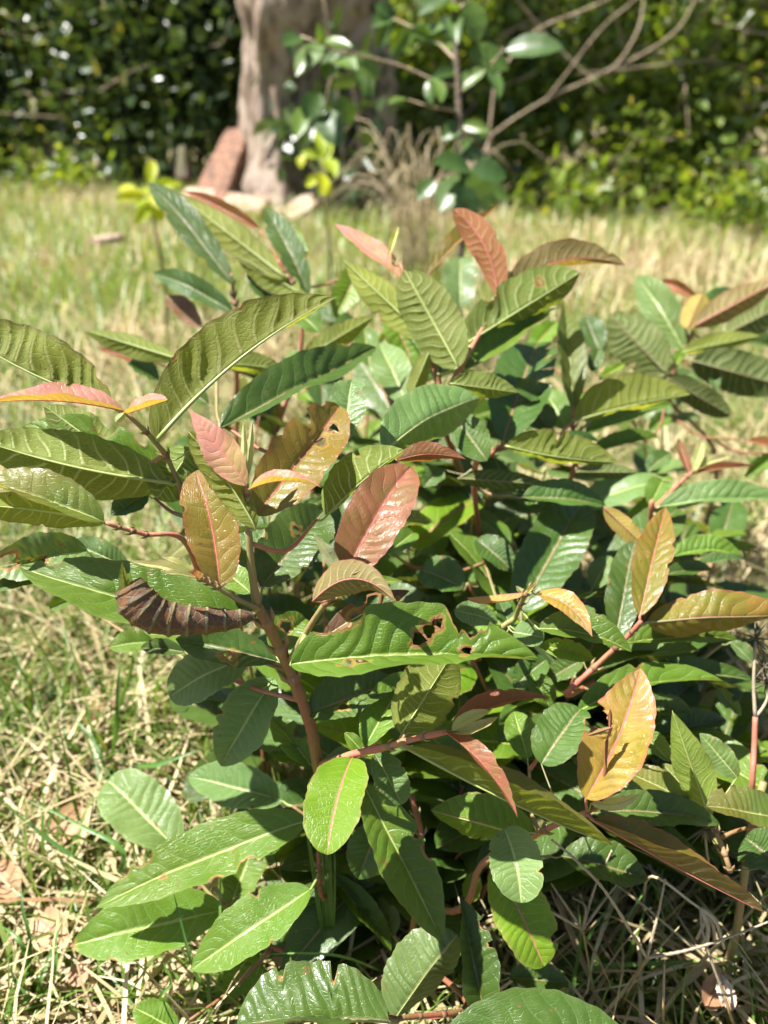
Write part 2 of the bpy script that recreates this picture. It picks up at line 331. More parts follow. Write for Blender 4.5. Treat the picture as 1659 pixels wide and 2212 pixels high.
    q = np.stack([i * n2 + j, i * n2 + j + 1, (i + 1) * n2 + j + 1, (i + 1) * n2 + j], -1)
    if side != 't': q = q[:, ::-1]
    A = np.abs(V)
    if dmg: wear = np.maximum(wear, np.clip((U - 0.93) * 14, 0, 1) * dmg)
    o = add_mesh(name, X.reshape(-1, 3), np.ascontiguousarray(q), LM[col], plant.e, True,
                 {'leaf': np.stack([U, V], -1).reshape(-1, 2), 'vein': np.stack([S, A], -1).reshape(-1, 2)}, {'wear': wear.ravel()})
    if label: o['label'] = label
    if rib:
        j = plant.attach(B) if attach else B
        mid = smooth_path(P[::6], 16) - Nu[np.linspace(0, nu, 16).astype(int)] * sg * (0.55 * np.linspace(1, 0.2, 16) * np.clip(L * 0.0125, 0.0005, 0.0015))[:, None]
        pth = np.vstack([smooth_path([j, (j + B) / 2 + np.array([0, 0, -0.0015]), B], 5)[:-1], mid]) if np.linalg.norm(j - B) > 0.002 else mid
        rr = np.linspace(1, 0.16, len(pth)) * np.clip(L * 0.0125, 0.0005, 0.0015)
        v_, f_ = tube_geo(pth, rr, 5); r = add_mesh('midrib', v_, f_, rib_mat or MIDM[MIDOF[col]], plant.e); r.parent = o
    return o

def leaf(plant, t, bx, by, tx, ty, zb, zt, w, aL, aR, side, col, **kw):
    """a leaf from two sightings of its ends at known distances; w = blade width"""
    tilt = kw.pop('tilt', 24 if side == 't' and not kw.get('raw') else 0); tr = math.radians(tilt)      # upper faces look up to the light
    zt = zt + (by - ty) / 2 * zb / FPX * math.tan(tr) * .8
    B, T = tl(t, bx, by, zb), tl(t, tx, ty, zt); M = (B + T) / 2
    hor = abs(tx - bx) / (math.hypot(tx - bx, ty - by) + 1e-6); w = w * (1 + hor * (1 / math.cos(tr) - 1))
    if side == 't' and 'arch' not in kw: kw['arch'] = RNG.uniform(.01, .075)
    if 'bites' not in kw and RNG.random() < 0.5 and w > 90:
        kw['bites'] = [(RNG.uniform(.2, .85), random.choice('LR'), RNG.uniform(.012, .035), RNG.uniform(.06, .22)) for _ in range(RNG.integers(1, 4))]
    return build_leaf(plant, B, T, 0.94 * w / 2 * (zb + zt) / 2 / FPX, unit(unit(C0 - M) * math.cos(tr) + UPV * math.sin(tr)), aL, aR, side, col, **kw)

# ================================================================== ground and grass
def ground_z(x, y):
    return 0.012 * np.sin(x * 3.1 + 1) * np.cos(y * 2.3) + 0.03 * np.sin(x * .7 + y * .5) * np.clip((y - 1) / 3, 0, 1) - 0.012
gx = np.concatenate([np.linspace(-60, -6, 10)[:-1], np.linspace(-6, 6, 97), np.linspace(6, 60, 10)[1:]])
gy = np.concatenate([np.linspace(-40, -1, 8)[:-1], np.linspace(-1, 12, 105), np.linspace(12, 80, 12)[1:]])
GX, GY = np.meshgrid(gx, gy, indexing='ij'); GZ = ground_z(GX, GY)
nx, ny = len(gx), len(gy); ii, jj = np.meshgrid(np.arange(nx - 1), np.arange(ny - 1), indexing='ij')
gf = np.stack([ii * ny + jj, (ii + 1) * ny + jj, (ii + 1) * ny + jj + 1, ii * ny + jj + 1], -1).reshape(-1, 4)
s = NT('soil_and_thatch'); tc = s.n('ShaderNodeTexCoord').outputs['Object']
n1, n2, n3 = s.noise(tc, 1.3, 4), s.noise(tc, 14, 5, .65), s.noise(tc, 160, 4, .7)
c = s.mix(s.step(n2, .35, .65), (0.16, 0.115, 0.060), (0.30, 0.235, 0.125)); c = s.mix(s.step(n1, .45, .6, 0, .6), c, (0.13, 0.17, 0.05))
c = s.mix(s.step(n3, .45, .7, 0, .7), c, (0.09, 0.06, 0.032))
M_SOIL = s.finish(s.bsdf(c, .9, s.bump(s.math('ADD', n3, n2), .8, .01), .2))
tag(add_mesh('ground', np.stack([GX, GY, GZ], -1).reshape(-1, 3), gf, M_SOIL), kind='structure')

def blade_material(name, stops, rough, trans, tmul):
    s = NT(name); a = s.n('ShaderNodeAttribute', attribute_name='var'); h = s.n('ShaderNodeAttribute', attribute_name='hgt')
    c = s.ramp(a.outputs['Fac'], stops); tc = s.n('ShaderNodeTexCoord').outputs['Object']
    c = s.mix(s.step(s.noise(tc, 120, 2), .45, .7, 0, .35), c, (0.26, 0.21, 0.10))
    return s.leafy(c, rough, trans, s.mix(1.0, c, tmul, 'MULTIPLY'), None, .4)
M_GRASS = blade_material('grass_green', [(0, (0.060, 0.130, 0.018)), (.45, (0.115, 0.205, 0.030)), (.8, (0.190, 0.260, 0.055)), (1, (0.32, 0.32, 0.12))], .42, .35, (1.5, 1.5, .6))
M_STRAW = blade_material('grass_straw', [(0, (0.20, 0.150, 0.075)), (.5, (0.42, 0.335, 0.175)), (.85, (0.58, 0.490, 0.290)), (1, (0.30, 0.17, 0.08))], .55, .22, (1.3, 1.2, .9))

def blades(base, az, length, width, lean, droop, seg, var, mat, name, label, cat):
    """vectorised grass: base (n,3); every blade a curved tapering ribbon"""
    n = len(base); t = np.linspace(0, 1, seg + 1)[None, :]
    el0 = (math.pi / 2 - lean)[:, None]; el = el0 - droop[:, None] * t ** 1.3
    step = length[:, None] / seg
    dr = np.cos(el) * step; dz = np.sin(el) * step
    r = np.concatenate([np.zeros((n, 1)), np.cumsum(dr[:, :-1], 1)], 1); z = np.concatenate([np.zeros((n, 1)), np.cumsum(dz[:, :-1], 1)], 1)
    wob = np.cumsum(RNG.normal(size=(n, seg + 1)) * 0.055, 1) * length[:, None] * .35 * t
    ca, sa = np.cos(az)[:, None], np.sin(az)[:, None]
    cx = base[:, 0:1] + r * ca - wob * sa; cy = base[:, 1:2] + r * sa + wob * ca
    cz = np.maximum(base[:, 2:3] + z, ground_z(cx, cy) + .003)
    w = width[:, None] * (1 - t ** 2.2) * .5 + width[:, None] * .06
    V = np.stack([np.stack([cx - sa * w, cy + ca * w, cz], -1), np.stack([cx + sa * w, cy - ca * w, cz + w * .5], -1)], 2)   # n,seg+1,2,3
    idx = np.arange(n * (seg + 1) * 2).reshape(n, seg + 1, 2)
    q = np.stack([idx[:, :-1, 0], idx[:, :-1, 1], idx[:, 1:, 1], idx[:, 1:, 0]], -1).reshape(-1, 4)
    o = add_mesh(name, V.reshape(-1, 3), q, mat, None, True, None, {'var': np.repeat(var, (seg + 1) * 2), 'hgt': np.tile(np.repeat(t[0], 2), n)})
    return tag(o, label, cat, None, 'stuff')
def field(n, x0, x1, y0, y1, wedge=None, pw=1.0):
    y = y0 + (y1 - y0) * RNG.random(n) ** pw
    if wedge: x = RNG.uniform(-1, 1, n) * (wedge[0] + wedge[1] * y)
    else: x = RNG.uniform(x0, x1, n)
    return np.stack([x, y, ground_z(x, y)], -1)
def patchy(p, scale, seed):
    r = np.random.default_rng(seed); v = np.zeros(len(p))
    for _ in range(6):
        k = r.normal(size=2) * scale; v += np.sin(p[:, 0] * k[0] + p[:, 1] * k[1] + r.uniform(0, 6.28))
    return v / 6 ** .5
# near turf, within two metres
b = field(23000, 0, 0, .18, 2.3, (.6, .72), 1.25); n = len(b); b[:, 2] += RNG.uniform(0, .05, n)
blades(b, RNG.uniform(0, 6.28, n), RNG.uniform(.06, .22, n) * np.clip(.35 + b[:, 1], .6, 1), RNG.uniform(.0012, .0030, n) + .0025 * RNG.random(n) ** 3, RNG.uniform(.75, 1.6, n), RNG.uniform(-.3, 1.4, n), 6, np.clip(RNG.normal(.58, .22, n), 0, 1), M_STRAW,
       'dry_grass', 'tangled straw-coloured dry grass lying over the soil near the shrubs', 'dry grass')
b = field(30000, 0, 0, .18, 2.3, (.6, .72), 1.2); b = b[patchy(b, 6, 3) > -.7]; b = np.vstack([b, field(900, -.75, -.06, .28, 1.0)]); n = len(b); lf_ = np.where(b[:, 0] < -.05, 1.1, 1.0)
blades(b, RNG.uniform(0, 6.28, n), lf_ * RNG.uniform(.05, .19, n) * np.clip(.3 + b[:, 1], .6, 1), lf_ * RNG.uniform(.0012, .0030, n) + .0028 * RNG.random(n) ** 4, RNG.uniform(.05, .95, n), RNG.uniform(.1, 1.1, n), 6, np.clip(RNG.normal(.45, .25, n), 0, 1), M_GRASS,
       'grass', 'thin green grass blades growing through the dry grass near the shrubs', 'grass')
# farther turf
b = field(68000, 0, 0, 2.1, 9.5, (1.8, .9), 1.0); n = len(b); pv = patchy(b, 2.2, 8)
m = pv + RNG.normal(size=n) * .7 > -.3; g = b[m]; d = b[~m]
k = len(g); blades(g, RNG.uniform(0, 6.28, k), RNG.uniform(.08, .22, k), RNG.uniform(.004, .009, k), RNG.uniform(.1, .9, k), RNG.uniform(.2, 1.2, k), 3, np.clip(RNG.normal(.66, .26, k), 0, 1), M_GRASS,
       'grass', 'soft green meadow grass reaching back to the trees', 'grass')
k = len(d); blades(d, RNG.uniform(0, 6.28, k), RNG.uniform(.08, .24, k), RNG.uniform(.004, .008, k), RNG.uniform(.2, 1.2, k), RNG.uniform(.2, 1.5, k), 3, np.clip(RNG.normal(.6, .25, k), 0, 1), M_STRAW,
       'dry_grass', 'pale dry grass mixed into the meadow behind the shrubs', 'dry grass')

# ================================================================== woodland edge
def foliage_material(name, stops, rough=.33, trans=.25):
    s = NT(name); a = s.n('ShaderNodeAttribute', attribute_name='var'); c = s.ramp(a.outputs['Fac'], stops)
    return s.leafy(c, rough, trans, s.mix(1.0, c, (1.6, 1.5, .5), 'MULTIPLY'), None, .55)
M_FDARK = foliage_material('foliage_dark', [(0, (0.028, 0.052, 0.017)), (.6, (0.056, 0.094, 0.027)), (.93, (0.12, 0.17, 0.045)), (1, (0.26, 0.26, 0.07))], .30, .32)  # leaf colour darkened to carry the shade on the left-hand bushes
M_FMID = foliage_material('foliage_mid', [(0, (0.045, 0.085, 0.018)), (.5, (0.105, 0.155, 0.028)), (.85, (0.20, 0.24, 0.04)), (1, (0.32, 0.30, 0.08))], .33, .4)
M_FLIGHT = foliage_material('foliage_light', [(0, (0.06, 0.11, 0.02)), (.5, (0.15, 0.22, 0.030)), (.9, (0.27, 0.32, 0.05)), (1, (0.40, 0.36, 0.12))], .33, .45)  # leaf colour lightened to carry sunlight on the right-hand bushes
def leaf_cloud(n, lobes, size, rg, hang=.3):
    """n small folded leaves gathered in clumps through a set of ellipsoid lobes"""
    wts = np.array([l[3] * l[4] * l[5] for l in lobes]); li = rg.choice(len(lobes), n, p=wts / wts.sum()); Lb = np.array(lobes)[li]
    nc = max(12, n // 34); d = rg.normal(size=(n, 3)); d /= np.linalg.norm(d, axis=1)[:, None]
    r = rg.random(n) ** .42; c = Lb[:, :3] + d * r[:, None] * Lb[:, 3:6]
    cl = rg.integers(0, nc, n); cc = c[:nc][cl]; c = c * .36 + cc * .64 + rg.normal(size=(n, 3)) * size * 1.5
    c[:, 2] = np.maximum(c[:, 2], .03)
    ax = rg.normal(size=(n, 3)); ax[:, 2] -= hang; ax /= np.linalg.norm(ax, axis=1)[:, None]
    up = rg.normal(size=(n, 3)) * .7 + [0, 0, 1]; sd = np.cross(ax, up); sd /= np.linalg.norm(sd, axis=1)[:, None] + 1e-9; nn = np.cross(sd, ax)
    Ls = size * (.55 + 1.2 * rg.random(n) ** 2)[:, None]; w = Ls * .24
    V = np.stack([c, c + ax * Ls * .32 + sd * w + nn * w * .35, c + ax * Ls * .72 + sd * w * .75 + nn * w * .2, c + ax * Ls, c + ax * Ls * .72 - sd * w * .75 + nn * w * .2, c + ax * Ls * .32 - sd * w + nn * w * .35], 1)
    i0 = np.arange(n)[:, None] * 6
    q = np.concatenate([i0 + [0, 1, 2, 3], i0 + [0, 3, 4, 5]], 0)
    var = np.clip(rg.normal(.45, .2, n) + rg.normal(0, .16, nc)[cl] + (rg.random(n) < .04) * .5, 0, 1)
    return V.reshape(-1, 3), q, np.repeat(var, 6)
def bark_material(name, cols, sc=9, bump=.03):
    s = NT(name); tc = s.n('ShaderNodeTexCoord').outputs['Object']; mp = s.n('ShaderNodeMapping'); s.put(mp.inputs[0], tc); mp.inputs['Scale'].default_value = (1, 1, .32)
    n1 = s.noise(mp.outputs[0], sc, 5, .6); n2 = s.noise(tc, sc * .35, 4); n3 = s.noise(tc, sc * 7, 3, .7)
    c = s.ramp(n1, [(.30, cols[0]), (.47, cols[1]), (.62, cols[2]), (.78, cols[3])]); c = s.mix(s.step(n2, .5, .62, 0, .75), c, cols[4]); c = s.mix(s.step(n3, .55, .7, 0, .5), c, cols[0])
    return s.finish(s.bsdf(c, .9, s.bump(s.math('ADD', n1, s.math('MULTIPLY', n3, .4)), .9, bump), .2))
M_BARK = bark_material('bark_mottled', [(0.11, 0.075, 0.055), (0.34, 0.25, 0.19), (0.52, 0.43, 0.33), (0.62, 0.55, 0.45), (0.50, 0.40, 0.33)], 16, .06)
M_BARKD = bark_material('bark_plain', [(0.05, 0.04, 0.03), (0.11, 0.085, 0.06), (0.19, 0.15, 0.11), (0.28, 0.24, 0.18), (0.10, 0.10, 0.05)])
M_TWIG = bark_material('twig_tan', [(0.16, 0.12, 0.08), (0.30, 0.23, 0.16), (0.42, 0.33, 0.23), (0.50, 0.42, 0.32), (0.25, 0.20, 0.12)], 25, .004)
M_TWIGG = bark_material('twig_green', [(0.10, 0.10, 0.04), (0.17, 0.16, 0.06), (0.26, 0.22, 0.10), (0.34, 0.28, 0.15), (0.18, 0.14, 0.07)], 25, .003)

def bush(name, loc, lobes, n, size, mat, label, cat, group, seed, stems=5, sr=.02, bare=0):
    rg = np.random.default_rng(seed); e = empty(name, loc, label, cat, group)
    L = [(loc[0] + l[0], loc[1] + l[1], loc[2] + l[2], *l[3:]) for l in lobes]
    v, q, var = leaf_cloud(n, L, size, rg); add_mesh('crown', v, q, mat, e, False, None, {'var': var})
    for i in range(stems):
        l = L[i % len(L)]; top = np.array(l[:3]) + rg.normal(size=3) * np.array(l[3:6]) * .35; top[2] = max(top[2], .4)
        b = np.array(loc) + [rg.normal() * .12, rg.normal() * .12, -.02]
        tube('stem', [b, b * .6 + top * .4 + [rg.normal() * .1, rg.normal() * .1, .2], top], sr, sr * .35, M_BARKD, e, 12, 6)
    for i in range(bare):
        l = L[rg.integers(0, len(L))]; a = np.array(l[:3]) + rg.normal(size=3) * np.array(l[3:6]) * .5; a[1] = loc[1] - rg.uniform(.25, .95); a[2] = rg.uniform(.1, 1.5)
        d = rg.normal(size=3); d[1] *= .4; d[2] *= .5; d = unit(d) * rg.uniform(.3, .9)
        a[2] = max(a[2], .1)
        tube('bare_twig', [a, a + d * .5 + [0, 0, rg.normal() * .08], a + d + [0, -.03, rg.normal() * .12]], .006, .002, M_TWIG, e, 10, 4)
    return e
HG = 'bushes along the woodland edge'
# dense evergreens on the left side, their shade painted into the dark leaf colour
def slope(w, h, r): return [(0, -.85, .22, w * 1.1, .40, .26), (-.1 * w, -.40, .70, w, .45, .50), (.1 * w, .15, h, w * 1.1, .6, r)]
def bl(w, h, r=1.1): return [(0, -.1, .28, w * 1.1, .5, .36), (-.1 * w, 0, 1.0, w, .6, .8), (.1 * w, .25, h, w * 1.15, .9, r)]
bush('evergreen_bush', (-5.4, 8.7, 0), slope(1.3, 1.9, 1.3), 16000, .10, M_FDARK, 'dark evergreen bush at the leftmost end of the woodland edge', 'bush', HG, 1, 5, .03, 6)
bush('evergreen_bush', (-3.7, 8.5, 0), slope(1.3, 1.9, 1.3), 17000, .10, M_FDARK, 'dark evergreen bush above the grass edge, second from the left', 'bush', HG, 2, 5, .03, 16)
bush('evergreen_bush', (-2.1, 8.2, 0), slope(1.2, 1.8, 1.2), 16000, .10, M_FDARK, 'dark evergreen bush right beside the large tree trunk', 'bush', HG, 3, 5, .03, 16)
bush('evergreen_bush', (-.3, 8.7, 0), bl(1.2, 2.4), 14000, .10, M_FLIGHT, 'leafy bush behind the large tree trunk', 'bush', HG, 4, 4, .03, 4)
# looser, sunnier bushes on the right side
bush('leafy_bush', (.95, 6.9, 0), slope(.95, 1.35, .6), 8000, .085, M_FLIGHT, 'sunny loose bush full of bare twigs behind the thin sapling', 'bush', HG, 5, 5, .02, 50)
bush('leafy_bush', (.30, 7.0, 0), slope(.6, 1.3, .6), 5200, .09, M_FLIGHT, 'bright bush filling the gap between trunk and sapling', 'bush', HG, 15, 4, .015, 16)
bush('leafy_bush', (2.1, 6.3, 0), slope(.9, 1.35, .6), 7000, .08, M_FLIGHT, 'half-bare bush with arching tan twigs above the pale grass', 'bush', HG, 6, 5, .02, 80)
bush('leafy_bush', (3.2, 5.9, 0), slope(.9, 1.5, .7), 8000, .08, M_FLIGHT, 'shadowed bush with grey twigs at the right grass edge', 'bush', HG, 7, 5, .02, 40)
bush('leafy_bush', (4.5, 5.7, 0), slope(1.1, 1.7, .9), 12000, .085, M_FDARK, 'dark leafy bush cut off by the right picture edge', 'bush', HG, 8, 5, .02, 6)
for i, (x, y, lab) in enumerate([(-7.5, 11, 'tall dark tree far back at the left end'), (-3.6, 11.5, 'tall dark tree rising behind the evergreen bushes'), (.2, 11.5, 'tall tree standing back behind the large trunk'),
                                (3.4, 9.8, 'green tree behind the half-bare twiggy bush'), (7.0, 9.4, 'tall dark tree far back at the right end')]):
    t = bush('background_tree', (x, y, 0), [(0, 0, .7, 2.3, .9, .9), (0, 0, 1.9, 2.4, 1.0, 1.4), (0, 0, 3.8, 2.3, 1.4, 1.5)], 16000, .17, M_FMID if i in (2, 3) else M_FDARK, lab, 'tree', 'trees behind the bushes', 20 + i, 2, .12)
for i, (x, y, lab) in enumerate([(-7.2, 9.9, 'dark bush in the second row at the left end'), (-4.6, 10.0, 'dark bush in the second row behind the evergreens'), (-2.0, 10.0, 'dark bush in the second row seen past the trunk'), (.6, 9.9, 'green bush in the second row behind the sapling'), (2.6, 8.3, 'green bush in the second row behind the half-bare bush'), (4.9, 7.7, 'dark bush in the second row at the right end')]):
    bush('hedge_bush', (x, y, 0), [(0, 0, .45, 1.5, .5, .6), (0, 0, 1.3, 1.5, .6, .9), (0, 0, 2.6, 1.5, .7, 1.0)], 11000, .13, M_FMID if i in (3, 4) else M_FDARK, lab, 'bush', 'second row of bushes', 60 + i, 3, .03)
# low leafy fringe at the grass edge
for i, (sx, sy, z, lab) in enumerate([(60, 375, 6.4, 'low light-green weed at the grass edge by the left frame'), (150, 385, 6.2, 'low weed with yellowish leaves in front of the dark bushes'), (1560, 500, 4.6, 'low green weed in front of the right dark bush'),
                                     (1240, 420, 4.9, 'bright green weed below the bare twigs'), (1640, 470, 4.3, 'low weed touching the right frame edge')]):
    p = at(sx, sy, z); bush('low_weed', (p[0], p[1], 0), [(0, 0, .16, .30, .2, .16)], 260, .075, M_FLIGHT, lab, 'weed', 'low weeds along the grass edge', 40 + i, 3, .005)

# ---- the large old tree
tree = empty('old_tree', (-0.50, 5.95, 0), 'large old tree with thick mottled trunk and flaring roots', 'tree')
K, Hn = 64, 60; th = np.linspace(0, 2 * math.pi, K, endpoint=False); zz = np.linspace(-.05, 4.2, Hn); rg = np.random.default_rng(77)
tv = []
sm = lambda x: np.clip(x, 0, 1) ** 2 * (3 - 2 * np.clip(x, 0, 1))
for z in zz:
    fl = math.exp(-max(z, 0) / .28); up_ = sm((z - .75) / .6); r = .27 + .22 * fl + .20 * up_ - .02 * z
    rib = 1 + (.07 + .16 * fl) * np.cos(4 * th + .6 + .5 * z) + .08 * np.cos(9 * th + 1.7 - 1.2 * z) + .05 * np.cos(17 * th + 4 * z)
    lump = .05 * np.sin(7 * z + 3 * th) + .035 * np.sin(15 * z - 5 * th)
    r_ = r * rib * (1 + lump) * (1 + .02 * rg.normal(size=K)); tv.append(np.stack([-.70 + .20 * up_ + .03 * z + r_ * np.cos(th), 5.95 + r_ * np.sin(th), np.full(K, z)], -1))
ti, tj = np.meshgrid(np.arange(Hn - 1), np.arange(K), indexing='ij'); tj2 = (tj + 1) % K
add_mesh('trunk', np.vstack(tv), np.stack([ti * K + tj, ti * K + tj2, (ti + 1) * K + tj2, (ti + 1) * K + tj], -1).reshape(-1, 4), M_BARK, tree)
tube('trunk', [(-.02, 5.88, -.05), (-.10, 5.86, .35), (-.08, 5.84, .75), (-.16, 5.86, 1.15), (-.34, 5.92, 1.7)], .17, .15, M_BARK, tree, 26, 14, .25)
for a, el in ((.4, .6), (2.2, .5), (3.6, .7), (5.1, .55), (1.2, .9)):
    p = np.array([-.33, 5.95, 3.7]); d = np.array([math.cos(a) * math.cos(el), math.sin(a) * math.cos(el), math.sin(el)])
    tube('limb', [p, p + d * 1.2 + [0, 0, .8], p + d * 2.0 + [0, 0, 3.4]], .20, .05, M_BARK, tree, 12, 8)
v, q, var = leaf_cloud(5500, [(-.3, 6.0, 8.8, 2.0, 1.7, 1.1), (-1.0, 6.4, 7.8, 1.2, 1.1, .7)], .14, np.random.default_rng(5)); add_mesh('crown', v, q, M_FDARK, tree, False, None, {'var': var})

# ---- creeper on the trunk
cr = empty('creeper', (-.28, 5.35, 0), 'dark-leaved creeper hanging over the front of the large trunk', 'creeper')
v, q, var = leaf_cloud(260, [(-.33, 5.45, .72, .15, .08, .28), (-.30, 5.50, .35, .14, .08, .2)], .14, np.random.default_rng(9)); add_mesh('leaves', v, q, M_FDARK, cr, False, None, {'var': var * .8})
for a, b_, c_ in (((-.30, 5.30, 0), (-.26, 5.32, .5), (-.36, 5.33, 1.3)), ((-.22, 5.30, 0), (-.15, 5.36, .5), (-.24, 5.34, 1.0))): tube('vine', [a, b_, c_], .010, .005, M_TWIG, cr, 12, 5)

# ---- wood scraps at the foot of the tree
s = NT('cut_wood'); tc = s.n('ShaderNodeTexCoord').outputs['Object']; mp = s.n('ShaderNodeMapping'); s.put(mp.inputs[0], tc); mp.inputs['Scale'].default_value = (1, 6, 6)
n1 = s.noise(mp.outputs[0], 8, 4); M_WOOD = s.finish(s.bsdf(s.mix(s.step(n1, .35, .62), (0.29, 0.15, 0.09), (0.10, 0.06, 0.045)), .8, s.bump(n1, .5, .01), .2))
s = NT('weathered_wood'); tc = s.n('ShaderNodeTexCoord').outputs['Object']; n1 = s.noise(tc, 16, 5); n2 = s.noise(tc, 90, 3)
M_GREYW = s.finish(s.bsdf(s.mix(s.step(n1, .35, .65), (0.52, 0.42, 0.32), (0.33, 0.21, 0.13)), .9, s.bump(s.math('ADD', n1, n2), .8, .02), .2))
def chunk(name, p0, p1, w, th_, up, mat, label, cat, seed):
    """rough split piece of wood from p0 to p1"""
    rg = np.random.default_rng(seed); p0, p1 = np.array(p0), np.array(p1); ax = p1 - p0; L = np.linalg.norm(ax); t = ax / L
    up = unit(np.array(up, float) - t * np.dot(up, t)); sd = np.cross(t, up); n, k = 14, 12; vs = []; jn = 1 + rg.normal(size=12) * .10
    for i in range(n):
        f = i / (n - 1); e = (1 - abs(2 * f - 1) ** 8 * .12)
        for j in range(k):
            a = 2 * math.pi * j / k; ca, sa = math.cos(a), math.sin(a)
            sq = (abs(ca) ** 9 + abs(sa) ** 9) ** (-1 / 9)
            vs.append(p0 + ax * f + sd * ca * sq * w / 2 * e * (1 + rg.normal() * .03) * (1 - .3 * f) * jn[j] + up * sa * sq * th_ / 2 * e * (1 + rg.normal() * .05) * jn[j])
    vs += [p0, p1]; q = [[i * k + j, i * k + (j + 1) % k, (i + 1) * k + (j + 1) % k, (i + 1) * k + j] for i in range(n - 1) for j in range(k)]
    q += [[n * k, (j + 1) % k, j] for j in range(k)] + [[n * k + 1, (n - 1) * k + j, (n - 1) * k + (j + 1) % k] for j in range(k)]
    return tag(add_mesh(name, vs, q, mat, None, False), label, cat)
chunk('wood_slab', at(445, 450, 5.15), at(515, 285, 5.35), .30, .08, (-.6, -1, .5), M_WOOD, 'reddish slab of split wood leaning on the tree foot', 'wood slab', 1)
chunk('wood_plank', at(395, 432, 5.2), at(575, 455, 5.0), .24, .10, (0, -.4, 1), M_GREYW, 'pale pinkish plank lying below the reddish slab', 'plank', 2)
chunk('wood_log', at(620, 495, 4.75), at(752, 405, 5.1), .26, .20, (0, -.5, 1), M_GREYW, 'short pale split log resting before the trunk', 'log', 3)
chunk('wood_stump', at(398, 392, 5.3), at(396, 322, 5.3), .10, .10, (0, -1, 0), M_BARKD, 'thin dark knobbly stump beside the reddish slab', 'stump', 4)
chunk('pale_stone', at(205, 522, 3.2), at(262, 512, 3.3), .07, .03, (0, 0, 1), M_GREYW, 'flat pale stone lying in the left grass', 'stone', 5)

# ================================================================== plants in the middle distance
def simple_leaf(e, b, t, w, nrm, mat, name='leaf', droop=.12, fold=.35):
    b, t = np.asarray(b, float), np.asarray(t, float); ax = t - b; L = np.linalg.norm(ax); tx = ax / L; nn = unit(nrm - tx * np.dot(nrm, tx)); sd = np.cross(nn, tx)
    n = 10; vs = []
    for i in range(n + 1):
        u = i / n; p = b + ax * u + nn * droop * L * 4 * u * (1 - u) * .5; h = w / 2 * max(profile(np.array(u), 'e').item(), .02)
        for v in (-1, -.5, 0, .5, 1): vs.append(p + sd * h * v * math.cos(fold) + nn * (h * abs(v) * math.sin(fold) + .02 * w * math.sin(u * 22) * abs(v)))
    q = [[i * 5 + j, i * 5 + j + 1, i * 5 + 6 + j, i * 5 + 5 + j] for i in range(n) for j in range(4)]
    return add_mesh(name, vs, q, mat, e, True, None, {'var': np.full(len(vs), random.random())})
M_LIME = foliage_material('foliage_lime', [(0, (0.27, 0.36, 0.015)), (.5, (0.35, 0.42, 0.015)), (1, (0.42, 0.44, 0.02))], .5, .5)
M_BIGD = foliage_material('foliage_sapling', [(0, (0.040, 0.085, 0.018)), (.6, (0.065, 0.125, 0.022)), (1, (0.11, 0.18, 0.03))], .40, .35)
def lime_plant(spec, z, label):
    c = at(*spec[0], z); e = empty('lime_seedling', (c[0], c[1], 0), label, 'seedling', 'bright lime seedlings')
    tube('stem', [(c[0], c[1], 0), c * [1, 1, .5] + [.01, 0, 0], c], .008, .004, M_TWIGG, e, 8, 6)
    for (bx, by, tx, ty, w, dz) in spec[1]:
        b = at(bx, by, z); tube('leaf_stalk', [c, (c + b) / 2 + [0, 0, .005], b], .003, .002, M_TWIGG, e, 5, 5)
        simple_leaf(e, b, at(tx, ty, z + dz), 1.35 * w * z / FPX, unit(C0 - b) + [random.uniform(-.5, .5), 0, .4], M_LIME, 'leaf', .18)
lime_plant([(325, 440), [(322, 400, 330, 345, 22, .02), (310, 420, 248, 432, 20, -.04), (300, 415, 255, 410, 18, .05), (330, 410, 395, 395, 18, .04), (335, 405, 370, 390, 16, .0), (322, 440, 290, 485, 22, -.05), (328, 430, 318, 405, 26, .05), (335, 445, 348, 480, 22, .02), (315, 430, 300, 455, 20, -.03), (330, 420, 345, 452, 24, -.02)]], 2.1, 'bright lime seedling glowing beside the pale wood on the grass')
lime_plant([(700, 400), [(700, 340, 682, 285, 22, .03), (705, 345, 725, 385, 24, -.05), (690, 340, 650, 330, 16, .0), (655, 335, 650, 365, 18, .0), (700, 360, 715, 310, 22, .04), (695, 375, 690, 425, 26, -.04), (705, 370, 728, 345, 20, .05), (690, 385, 660, 400, 20, .03), (700, 390, 712, 425, 22, .0)]], 2.3, 'upright lime seedling in front of the tree trunk')

sp = at(1000, 430, 1.75); sap = empty('sapling', (sp[0], sp[1], 0), 'thin upright sapling with large dark glossy leaves and spreading twigs', 'sapling')
tube('stem', [(sp[0], sp[1], 0), sp, at(992, 250, 1.75), at(985, 100, 1.75), at(975, -140, 1.77)], .009, .006, M_BARKD, sap, 20, 8)
for pts in ([(990, 190, 1.75), (930, 170, 1.73), (860, 140, 1.72), (740, 110, 1.70), (650, 78, 1.70)], [(990, 240, 1.75), (930, 230, 1.76), (880, 215, 1.77)], [(995, 200, 1.75), (1050, 150, 1.74), (1090, 105, 1.73)],
            [(985, 130, 1.75), (930, 80, 1.8), (850, 40, 1.85)], [(990, 20, 1.75), (1005, 8, 1.74), (1015, 0, 1.73)], [(998, 330, 1.75), (1010, 350, 1.73), (1020, 365, 1.72)]):
    tube('branch', [at(*p) for p in pts], .0035, .002, M_TWIG, sap, 14, 6)
